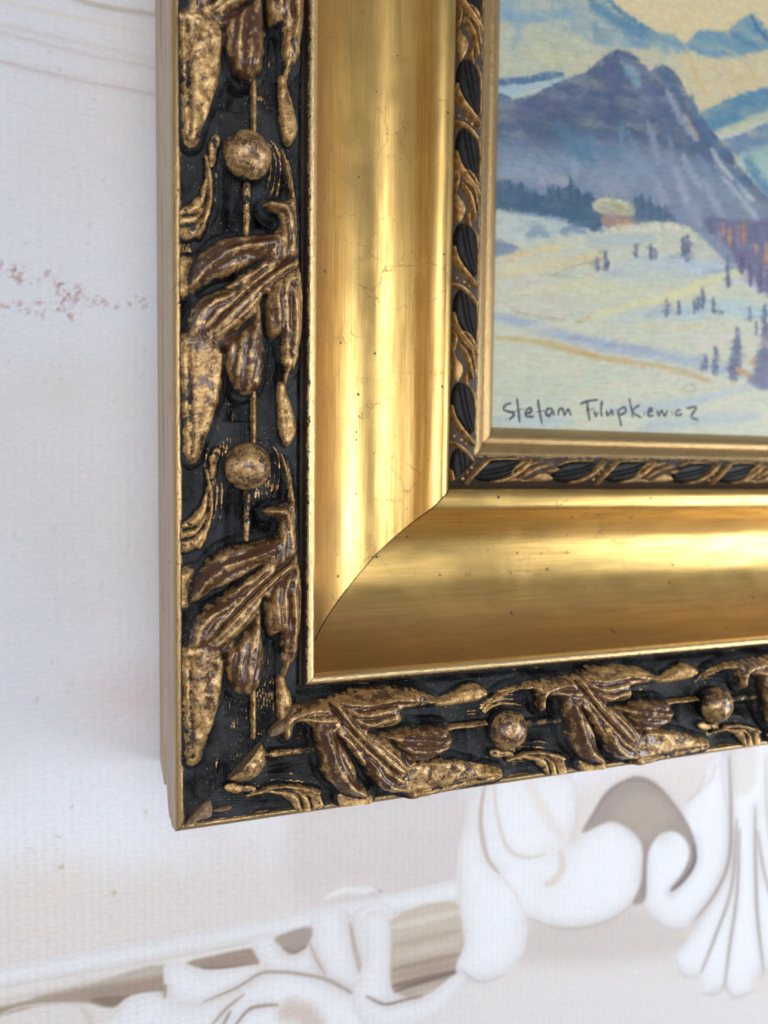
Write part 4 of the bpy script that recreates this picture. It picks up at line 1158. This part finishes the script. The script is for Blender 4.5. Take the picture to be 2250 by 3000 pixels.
def lobe(name, H, w, tilt=(0, 0), wobble=0.35):
    p = catmull(ORN[name], 5, True)
    d = poly_sd(GV, GU, p) + wobble * 2 * (fbm(GV * 0.45 + H, GU * 0.45, 3) - 0.5) + 0.45
    c = p.mean(0)
    hh = H + tilt[0] * (GV - c[0]) + tilt[1] * (GU - c[1])
    fl = 0.0
    if 'spine_' + name in ORN:
        sd = side_dist(GV, GU, catmull(ORN['spine_' + name], 6))
        lam = {'midrib': 1.9, 'tail': 4.4, 'lobe_upper': 3.3, 'curl': 2.8}.get(name, 2.6)
        fl = np.cos(sd * 2 * math.pi / lam + 0.8 * (fbm(GV * 0.25, GU * 0.25, 2) - 0.5) * 3.0) * smooth(0.3, 1.6, d)
        hh = hh + (0.16 if name == 'tail' else 0.36) * fl * (0.45 + 1.1 * fbm(GV * 0.12 + 7, GU * 0.12, 2))
    h = np.where(d > 0, hh * dome(d, w), d * 1.6)
    return h, d, fl


def piece(name, parts, grooves=(), ridges=(), noise=0.35):
    """parts: (outline, height, rounding, tilt, gilding) -> one mesh with relief and gilding attributes"""
    h = np.full(GV.shape, -9.0)
    gl = np.zeros(GV.shape)
    dm = np.full(GV.shape, -9.0)
    wsum = np.zeros(GV.shape)
    acc = np.zeros(GV.shape)
    K = 0.45
    for (nm, H, w, tilt, gg) in parts:
        a, d, fl = lobe(nm, H, w, tilt)
        e = np.exp(np.clip(a, -6, 12) / K)
        acc += e
        wsum += e * (gg + (0.02 if nm == 'tail' else 0.06) * fl)
        dm = np.maximum(dm, d)
    for (nm, hw0, hw1, H, gg) in ridges:
        d, fr = seg_dist(GV, GU, catmull(ORN[nm], 6))
        hw = hw0 + (hw1 - hw0) * fr
        q = hw - d + 0.5 * (fbm(GV * 0.9, GU * 0.9, 2) - 0.5)
        a = np.where(q > 0, H * dome(q, hw), q * 1.6)
        e = np.exp(np.clip(a, -6, 12) / K)
        acc += e
        wsum += e * gg
        dm = np.maximum(dm, q)
    gl = wsum / acc
    h = K * np.log(acc)
    if len(parts) > 2:
        # the lobes share one thick body that swells out of the ground
        body = np.where(dm > -1.4, 2.8 * dome(dm + 1.4, 5.0), (dm + 1.4) * 1.6)
        h = K * np.log(np.exp(np.clip(h, -6, 12) / K) + np.exp(np.clip(body, -6, 12) / K))
        gl = np.where(dm > 0, gl, gl - 0.25)
        dm = dm + 1.4
    dm = dm + 0.45
    for (nm, hw, depth) in grooves:
        h = np.where(dm > 0, groove(h, nm, hw, depth), h)
    # a thick irregular casting: soft lumps and a few tool ripples
    h = h + np.where(dm > 0, noise * 2 * (fbm(GV * 0.22, GU * 0.22, 3) - 0.5) + 0.5 * (fbm(GV * 0.6, GU * 0.35, 3) - 0.5) + 0.10 * (fbm(GV * 1.9, GU * 1.6, 2) - 0.5), 0)
    hb = blur(np.maximum(h, -0.9), 2)
    keepv = dm > -0.15
    keep = keepv[:-1, :-1] & keepv[1:, :-1] & keepv[1:, 1:] & keepv[:-1, 1:]
    edge = smooth(0.0, 1.3, dm)
    glm = blur(gl, 1)
    # gilding catches on rims, darker right in the creases
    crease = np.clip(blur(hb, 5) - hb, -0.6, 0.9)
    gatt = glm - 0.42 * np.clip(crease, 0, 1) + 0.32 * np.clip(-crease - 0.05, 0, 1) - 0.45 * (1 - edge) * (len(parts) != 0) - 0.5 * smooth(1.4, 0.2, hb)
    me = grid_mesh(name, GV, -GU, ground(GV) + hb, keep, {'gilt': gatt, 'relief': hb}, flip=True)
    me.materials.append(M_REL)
    return me


leaf_me = piece('leaf', [
    ('blade', 4.9, 3.6, (0.05, 0.0), 0.52),
    ('web', 5.6, 2.6, (0.0, 0.0), 0.50),
    ('lobe_upper', 7.2, 4.6, (0.06, -0.05), 0.43),
    ('hook', 6.4, 2.8, (0.0, 0.03), 0.49),
    ('midrib', 6.6, 3.2, (0.05, 0.0), 0.57),
    ('curl', 6.0, 3.4, (0.04, 0.0), 0.46),
    ('tail', 4.6, 2.8, (0.10, -0.02), 0.56),
    ('lobe_mid', 7.4, 4.0, (0.08, 0.03), 0.44),
    ('lobe_inner', 6.8, 3.4, (0.0, -0.06), 0.51),
    ('flake', 2.6, 1.2, (0, 0), 0.66)],
    grooves=[('groove_a', 0.7, 1.5), ('groove_b', 0.9, 2.4), ('groove_c', 0.9, 3.4), ('groove_d', 0.6, 1.0), ('groove_e', 0.6, 0.8), ('groove_f', 0.7, 0.9),
             ('crest_a', 1.0, -0.6), ('crest_b', 0.7, -0.8), ('crest_c', 0.8, -0.9), ('crest_d', 0.8, -0.8), ('crest_e', 0.8, -0.8), ('crest_f', 0.6, -0.7), ('crest_g', 0.7, -0.7)])
drop_me = piece('drop', [('drop', 3.6, 1.9, (0, 0.05), 0.66)], noise=0.25)
stem_me = piece('stem', [], ridges=[('stem_above', 0.9, 0.85, 3.0, 0.62)], noise=0.2)
stalk_me = piece('stem', [], ridges=[('stem_below', 1.2, 1.0, 2.2, 0.42)], noise=0.2)
scroll_me = piece('scroll', [('fleck', 1.8, 1.0, (0, 0), 0.55), ('scroll', 2.4, 1.8, (0.1, 0), 0.56)], ridges=[('scroll_ridge', 0.7, 0.9, 2.9, 0.58)], grooves=[('scroll_cut_a', 0.45, 1.2), ('scroll_cut_b', 0.4, 1.0)], noise=0.3)
tendril_me = piece('tendril', [], ridges=[('tendril', 0.45, 0.9, 4.0, 0.50)], noise=0.2)


def berry_mesh():
    bm = bmesh.new()
    bmesh.ops.create_uvsphere(bm, u_segments=56, v_segments=36, radius=6.3)
    lay = bm.verts.layers.float.new('gilt')
    lay2 = bm.verts.layers.float.new('relief')
    for v in bm.verts:
        c = v.co
        nz = float(fbm(np.array(c.x * 0.28 + 4), np.array(c.y * 0.28 + c.z * 0.21), 3)) - 0.5
        k = 1 + 0.12 * nz
        v.co = Vector((c.x * k, c.y * k * 0.99, c.z * k * 0.92))
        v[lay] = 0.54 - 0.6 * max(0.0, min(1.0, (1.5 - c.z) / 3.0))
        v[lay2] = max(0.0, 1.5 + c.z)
    for f in bm.faces:
        f.smooth = True
    for v in bm.verts:
        v.co = (v.co + Vector((17.3, 0, 1.6))) * MM
    me = bpy.data.meshes.new('berry')
    bm.to_mesh(me)
    bm.free()
    me.materials.append(M_REL)
    return me


berry_me = berry_mesh()

# ---- carved band: continuous ground of each rail, with tool striations and deep pockets
for rail in (0, 1):
    L = LEN[rail]
    st = 0.34
    bv = np.arange(0.55, 33.6, 0.3)
    bw = np.arange(0.0, L + st, st)
    V, Wd = np.meshgrid(bv, bw, indexing='ij')
    W = np.maximum(Wd, V + 0.05)
    # travel coordinate inside one repeat
    u = (W0 - W) if rail == 0 else (W - W0)
    U = np.mod(u + 12.0, PER) - 12.0
    z = ground(V)
    gl = np.where(V < 1.1, 0.58, 0.19) + 0.0 * V
    for (nm, dep, rv, ru) in (('pocket_hook', 5.0, 3.0, 3.4), ('pocket_outer', 3.6, 2.0, 3.2), ('pocket_stem', 3.2, 2.2, 7.0), ('pocket_tail', 2.8, 2.6, 6.0), ('pocket_scroll', 2.2, 2.2, 4.0)):
        pv, pu = ORN[nm][0]
        z = z - dep * np.exp(-((V - pv) / rv) ** 2 - ((U - pu) / ru) ** 2)
    for i in range(9):
        d, fr = seg_dist(V, U, catmull(ORN['striation_%d' % i], 5))
        rid = np.exp(-(d / 0.32) ** 2) * np.sin(np.clip(fr, 0, 1) * math.pi) ** 0.5
        z = z + 0.85 * rid
        gl = gl + 0.30 * rid
    # combed marks left by the modelling tool
    comb = np.sin((V + 0.9 * np.sin(U * 0.16)) * 7.5 + 2.5 * fbm(V * 0.3, W * 0.12, 3))
    z = z + 0.17 * comb * smooth(0.42, 0.60, fbm(V * 0.15 + 9, W * 0.07, 3)) + 0.5 * (fbm(V * 0.3, W * 0.3 + rail * 50, 4) - 0.5)
    gl = gl + 0.16 * smooth(0.5, 0.95, comb) * smooth(0.45, 0.62, fbm(V * 0.1 + 3, W * 0.05, 3))
    gl = gl + 0.17 * smooth(0.5, 0.68, fbm(V * 0.13 + 20, W * 0.09 + rail * 30, 4))
    rel = np.where(V < 1.1, 0.6, 0.0) + 0.0 * V
    keep = (Wd[:-1, 1:] > V[:-1, 1:]) | (Wd[1:, 1:] > V[1:, 1:])
    at = {'gilt': gl, 'relief': rel}
    if rail == 0:
        me = grid_mesh('carved_band', V, W, z, keep, at)
    else:
        me = grid_mesh('carved_band', W, V, z, keep, at, flip=True)
    band = add_part('carved_band', me, M_REL, frame, 'carved band of dark leaves and berries with rubbed gilding')

    def clip(me, loc, rot):
        """cut a copy of a piece on the mitre; the cut shows raw gesso"""
        c = me.copy()
        bm = bmesh.new()
        bm.from_mesh(c)
        mw = Matrix.Translation(Vector(loc)) @ Matrix.Rotation(rot, 4, 'Z')
        bm.transform(mw)
        nrm = Vector((1, -1, 0)).normalized() if rail == 0 else Vector((-1, 1, 0)).normalized()
        r = bmesh.ops.bisect_plane(bm, geom=bm.verts[:] + bm.edges[:] + bm.faces[:], plane_co=nrm * (-0.0001), plane_no=nrm, clear_outer=True, dist=1e-7)
        if rail == 1:
            edges = [e for e in r['geom_cut'] if isinstance(e, bmesh.types.BMEdge)]
            ex = bmesh.ops.extrude_edge_only(bm, edges=edges)
            for g in ex['geom']:
                if isinstance(g, bmesh.types.BMVert):
                    g.co.z = min(g.co.z, -0.0006)
                elif isinstance(g, bmesh.types.BMFace):
                    g.material_index = 1
                    g.smooth = False
        if me is berry_me:
            for v in bm.verts:
                v.co.z = v.co.z * 0.62 - 0.0008 + 0.0009 * (float(vnoise(np.array(v.co.x * 900), np.array(v.co.y * 900))) - 0.5)
        bm.transform(mw.inverted())
        n = len(bm.faces)
        bm.to_mesh(c)
        bm.free()
        c.materials.append(M_GESSO)
        return c if n > 30 else None

    kmax = int((L - W0) // PER) + 1
    for k in range(-2, kmax + 1):
        wb = W0 + k * PER
        if wb < 0:
            continue
        loc = (0, wb * MM, 0) if rail == 0 else (wb * MM, 0, 0)
        rot = 0.0 if rail == 0 else math.pi / 2
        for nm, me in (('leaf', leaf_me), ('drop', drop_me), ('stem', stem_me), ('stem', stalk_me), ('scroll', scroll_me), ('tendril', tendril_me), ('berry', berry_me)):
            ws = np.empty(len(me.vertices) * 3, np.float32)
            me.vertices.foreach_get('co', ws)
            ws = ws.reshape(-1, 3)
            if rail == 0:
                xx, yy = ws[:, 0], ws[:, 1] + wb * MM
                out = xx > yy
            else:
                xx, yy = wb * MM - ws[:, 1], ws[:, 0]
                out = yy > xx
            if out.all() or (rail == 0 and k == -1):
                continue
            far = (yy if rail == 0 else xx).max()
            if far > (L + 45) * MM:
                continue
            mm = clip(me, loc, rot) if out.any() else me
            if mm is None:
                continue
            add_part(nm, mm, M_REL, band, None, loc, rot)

# ---- broken gesso showing where the two rails meet
band_lower = [o for o in frame.children if o.name.startswith('carved_band')][1]
for poly, zc in CHIPS:
    p = catmull(poly, 4, True)
    c = p.mean(0)
    co, fc = [(c[0] * MM, c[1] * MM, (zc + 0.9) * MM)], []
    n = len(p)
    for ring, (k, dz) in enumerate(((0.55, 0.75), (1.0, 0.0), (1.02, -3.0))):
        for i in range(n):
            q = c + (p[i] - c) * k
            co.append((q[0] * MM, q[1] * MM, (zc + dz + 0.5 * (float(vnoise(q[0] * 1.1 + np.array(3.0), q[1] * 1.1 + np.array(1.0))) - 0.5)) * MM))
    for i in range(n):
        j = (i + 1) % n
        fc.append((0, 1 + i, 1 + j))
        for ring in (0, 1):
            b0 = 1 + ring * n
            fc.append((b0 + i, b0 + n + i, b0 + n + j, b0 + j))
    me = bpy.data.meshes.new('chip')
    me.from_pydata(co, [], fc)
    add_part('chip', me, M_GESSO, band_lower, 'broken brown gesso edge at the corner joint')

# ---- ribbon band pieces
RP = 52.6
rv = np.arange(90.6, 100.8, 0.13)
ru = np.arange(-28.0, 40.0, 0.13)
RV, RU = np.meshgrid(rv, ru, indexing='ij')
rib_ground = np.interp(RV, ip[:, 0], ip[:, 1])


def rib_piece(name, mat, polys=(), lines=(), cuts=(), gilt=0.8):
    h = np.full(RV.shape, -9.0)
    for nm, H, w in polys:
        d = poly_sd(RV, RU, catmull(RIB[nm], 5, True))
        h = np.maximum(h, np.where(d > 0, H * dome(d, w), d * 3))
    for nm, hw, H in lines:
        d, fr = seg_dist(RV, RU, catmull(RIB[nm], 6))
        q = hw * (0.6 + 0.4 * np.sin(np.clip(fr, 0, 1) * math.pi)) - d
        h = np.maximum(h, np.where(q > 0, H * dome(q, hw), q * 3))
    for nm, off, hw, dep in cuts:
        d, _ = seg_dist(RV - off, RU, catmull(RIB[nm], 6))
        h = np.where(h > 0, h - dep * np.exp(-(d / hw) ** 2), h)
    kv = h > -0.7
    keep = kv[:-1, :-1] & kv[1:, :-1] & kv[1:, 1:] & kv[:-1, 1:]
    h = blur(np.maximum(h, -0.7), 1)
    g = gilt - 0.5 * np.clip(blur(h, 3) - h, 0, 1)
    me = grid_mesh(name, RV, -RU, rib_ground + h, keep, {'gilt': g, 'relief': h * 0.6}, flip=True)
    me.materials.append(mat)
    return me


rib_src = [
    ('pod', rib_piece('pod', M_POD, [('pod_a', 1.5, 1.2)], cuts=[('podline_a', -0.6, 0.3, 0.7), ('podline_a', 0.9, 0.3, 0.7)])),
    ('pod', rib_piece('pod', M_POD, [('pod_b', 1.5, 1.2)], cuts=[('podline_b', -0.6, 0.3, 0.7), ('podline_b', 0.9, 0.3, 0.7)])),
    ('ribbon', rib_piece('ribbon', M_REL, lines=[('ribbon_a', 0.95, 2.6), ('rim_a', 0.4, 1.9)], gilt=0.86)),
    ('ribbon', rib_piece('ribbon', M_REL, lines=[('ribbon_b', 0.85, 2.4)], gilt=0.86)),
    ('ribbon', rib_piece('ribbon', M_REL, lines=[('ribbon_c', 0.95, 2.6), ('rim_b', 0.4, 1.9)], gilt=0.86)),
    ('leaf_spray', rib_piece('leaf_spray', M_REL, polys=[('patch', 1.5, 0.9)],
                             lines=[('strand_a', 0.65, 2.0), ('strand_b', 0.65, 2.0), ('strand_c', 0.75, 2.5), ('strand_d', 0.55, 2.1), ('strand_e', 0.75, 2.2), ('strand_f', 0.6, 1.7)], gilt=0.86)),
]


def pearl_mesh():
    bm = bmesh.new()
    bmesh.ops.create_uvsphere(bm, u_segments=14, v_segments=10, radius=0.62 * MM)
    lay = bm.verts.layers.float.new('gilt')
    lay2 = bm.verts.layers.float.new('relief')
    for v in bm.verts:
        v[lay] = 0.66
        v[lay2] = 1.5
    for f in bm.faces:
        f.smooth = True
    me = bpy.data.meshes.new('pearl')
    bm.to_mesh(me)
    bm.free()
    me.materials.append(M_REL)
    return me


pearl_me = pearl_mesh()
bands = [o for o in frame.children if o.name.startswith('ribbon_band')]
for rail, band in ((0, bands[0]), (1, bands[1])):
    # distance of the first pod centre from the corner
    first = 171.0 if rail == 0 else 137.5
    for k in range(-3, 5):
        wb = first + k * RP
        loc = (0, wb * MM, 0) if rail == 0 else (wb * MM, 0, 0)
        rot = 0.0 if rail == 0 else math.pi / 2

        def place(nm, me, loc=loc, rot=rot):
            mw = Matrix.Translation(Vector(loc)) @ Matrix.Rotation(rot, 4, 'Z')
            co = np.empty(len(me.vertices) * 3, np.float32)
            me.vertices.foreach_get('co', co)
            co = co.reshape(-1, 3) @ np.array(mw.to_3x3()).T + np.array(loc)
            across, along = (co[:, 0], co[:, 1]) if rail == 0 else (co[:, 1], co[:, 0])
            out = across > along
            if out.all() or along.max() > (LEN[rail] + 5) * MM:
                return
            if out.any():
                bm = bmesh.new()
                bm.from_mesh(me)
                bm.transform(mw)
                nrm = Vector((1, -1, 0)).normalized() * (1 if rail == 0 else -1)
                bmesh.ops.bisect_plane(bm, geom=bm.verts[:] + bm.edges[:] + bm.faces[:], plane_co=nrm * (-0.0001), plane_no=nrm, clear_outer=True, dist=1e-7)
                bm.transform(mw.inverted())
                c = me.copy()
                bm.to_mesh(c)
                n = len(bm.faces)
                bm.free()
                if n < 8:
                    return
                me = c
            add_part(nm, me, None, band, None, loc, rot)

        for nm, me in rib_src:
            place(nm, me)
        for (pv, pu) in RIB['beads']:
            zz = float(np.interp(pv, ip[:, 0], ip[:, 1])) + 0.25
            if rail == 0:
                l2 = (pv * MM, (wb - pu) * MM, zz * MM)
                bad = pv > wb - pu - 0.8
            else:
                l2 = ((wb + pu) * MM, pv * MM, zz * MM)
                bad = pv > wb + pu - 0.8
            if not bad and max(l2[0], l2[1]) < LEN[rail] * MM:
                add_part('pearl', pearl_me, None, band, None, l2, 0)

# ------------------------------------------------------------------ the painting
xs = axis((109.5, 250, 0.36), (250, 318, 4))
ys = axis((109.5, 295, 0.36), (295, 358, 4))
pc = Canvas(xs, ys, (203, 200, 174))
for it in PAINT:
    if it[0] == 'f':
        pc.fill(it[1], it[2], it[3] * 1.3 + 0.3, it[4], it[5], it[6])
    else:
        pc.stroke(it[1], it[2], it[3] * 1.2, it[4] * 1.1, min(1.0, it[5] * 1.2), bristle=1.0)
# loose brushwork: short dabs that pick up the colour under them
rs = np.random.default_rng(5)
for _ in range(9000):
    x0, y0 = rs.uniform(111, 246), rs.uniform(111, 291)
    i, j = np.searchsorted(pc.xs, x0), np.searchsorted(pc.ys, y0)
    c = pc.col[i, j] + rs.normal(0, 5) + rs.normal(0, 4.5, 3)
    if y0 > 185:
        ang = rs.choice([-0.9, 0.6, 0.1]) + rs.normal(0, 0.35)
    else:
        ang = rs.normal(0.05, 0.25)
    Ld = rs.uniform(1.2, 4.5)
    dx, dy = math.cos(ang) * Ld, math.sin(ang) * Ld
    pc.stroke([(x0 - dx / 2, y0 - dy / 2), (x0 + dx / 2, y0 + dy / 2)], c, rs.uniform(0.35, 0.9), 0.9, 0.42, bristle=0.8)
pz = -40.0 + 0.12 * fbm(pc.X * 0.5, pc.Y * 1.4, 3)
pme = grid_mesh('landscape_painting', pc.X, pc.Y, pz, None, {'print': pc.attr(0.68)})
pme.materials.append(M_OIL)
painting = bpy.data.objects.new('landscape_painting', None)
COL.objects.link(painting)
painting.location = (0.1095, 0.1095, -0.045)
painting['label'] = 'signed oil painting of blue mountains above snowy slopes with a small hut'
painting['category'] = 'painting'
surf = new_obj('painted_surface', pme, M_OIL, painting)
surf.location = (-0.1095, -0.1095, 0.045)


def box(name, x0, x1, y0, y1, z0, z1):
    v = [(x, y, z) for z in (z0, z1) for y in (y0, y1) for x in (x0, x1)]
    f = [(0, 2, 3, 1), (4, 5, 7, 6), (0, 1, 5, 4), (1, 3, 7, 5), (3, 2, 6, 7), (2, 0, 4, 6)]
    me = bpy.data.meshes.new(name)
    me.from_pydata([tuple(c * MM for c in p) for p in v], [], f)
    return me


pan = new_obj('wood_panel', box('wood_panel', 109.5, 318, 109.5, 358, -45, -40.1), M_BACK, painting)
pan.location = (-0.1095, -0.1095, 0.045)


def ribbon_strokes(name, strokes, w, z, h):
    """brush-written strokes as thin raised paint"""
    co, fc = [], []
    for si, s in enumerate(strokes):
        line = catmull(s, 7)
        n = len(line)
        t = np.gradient(line, axis=0)
        t /= np.linalg.norm(t, axis=1)[:, None] + 1e-9
        nr = np.stack([-t[:, 1], t[:, 0]], -1)
        for i in range(n):
            ww = w * (0.6 + 0.55 * vnoise(np.array(i * 0.35 + si * 3.1), np.array(si * 1.7)))
            if i in (0, n - 1):
                ww *= 0.4
            b = len(co)
            for k, zz in ((-1, z - 0.05), (-0.55, z + h), (0.55, z + h), (1, z - 0.05)):
                q = line[i] + nr[i] * ww * k
                co.append((q[0] * MM, q[1] * MM, zz * MM))
            if i:
                for k in range(3):
                    fc.append((b - 4 + k, b - 3 + k, b + 1 + k, b + k))
    me = bpy.data.meshes.new(name)
    me.from_pydata(co, [], fc)
    for p in me.polygons:
        p.use_smooth = True
    return me


sg = new_obj('signature', ribbon_strokes('signature', SIG, 0.58, -39.9, 0.10), M_INK, painting, 'dark brush-written artist signature')
sg.location = (-0.1095, -0.1095, 0.045)


# ------------------------------------------------------------------ loose fibres caught on the frame
def fibre(pts, r, label):
    line = catmull([p[:2] for p in pts], 6)
    zz = np.interp(np.linspace(0, 1, len(line)), np.linspace(0, 1, len(pts)), [p[2] for p in pts])
    co, fc = [], []
    for i, (p, z) in enumerate(zip(line, zz)):
        b = len(co)
        for k in range(5):
            a = k * 2 * math.pi / 5
            co.append((p[0] * MM, (p[1] + r * math.cos(a)) * MM, (z + r * math.sin(a)) * MM))
        if i:
            for k in range(5):
                fc.append((b - 5 + k, b - 5 + (k + 1) % 5, b + (k + 1) % 5, b + k))
    me = bpy.data.meshes.new('fibre')
    me.from_pydata(co, [], fc)
    o = new_obj('fibre', me, M_FIBRE)
    o['label'] = label
    o['category'] = 'fibre'
    return o


fibre([(-2.05, 69.5, -18.0), (-1.6, 70.5, -4.0), (-0.3, 70.6, 0.1), (1.6, 70.2, 0.2)], 0.06, 'thin dark hair lying across the pinkish wood edge of the frame')
fibre([(-1.8, 140.3, -2.4), (-0.8, 141.2, -0.4), (0.4, 142.4, 0.4), (1.2, 143.8, 1.6)], 0.06, 'short curved dark hair caught beside a gilded leaf edge')
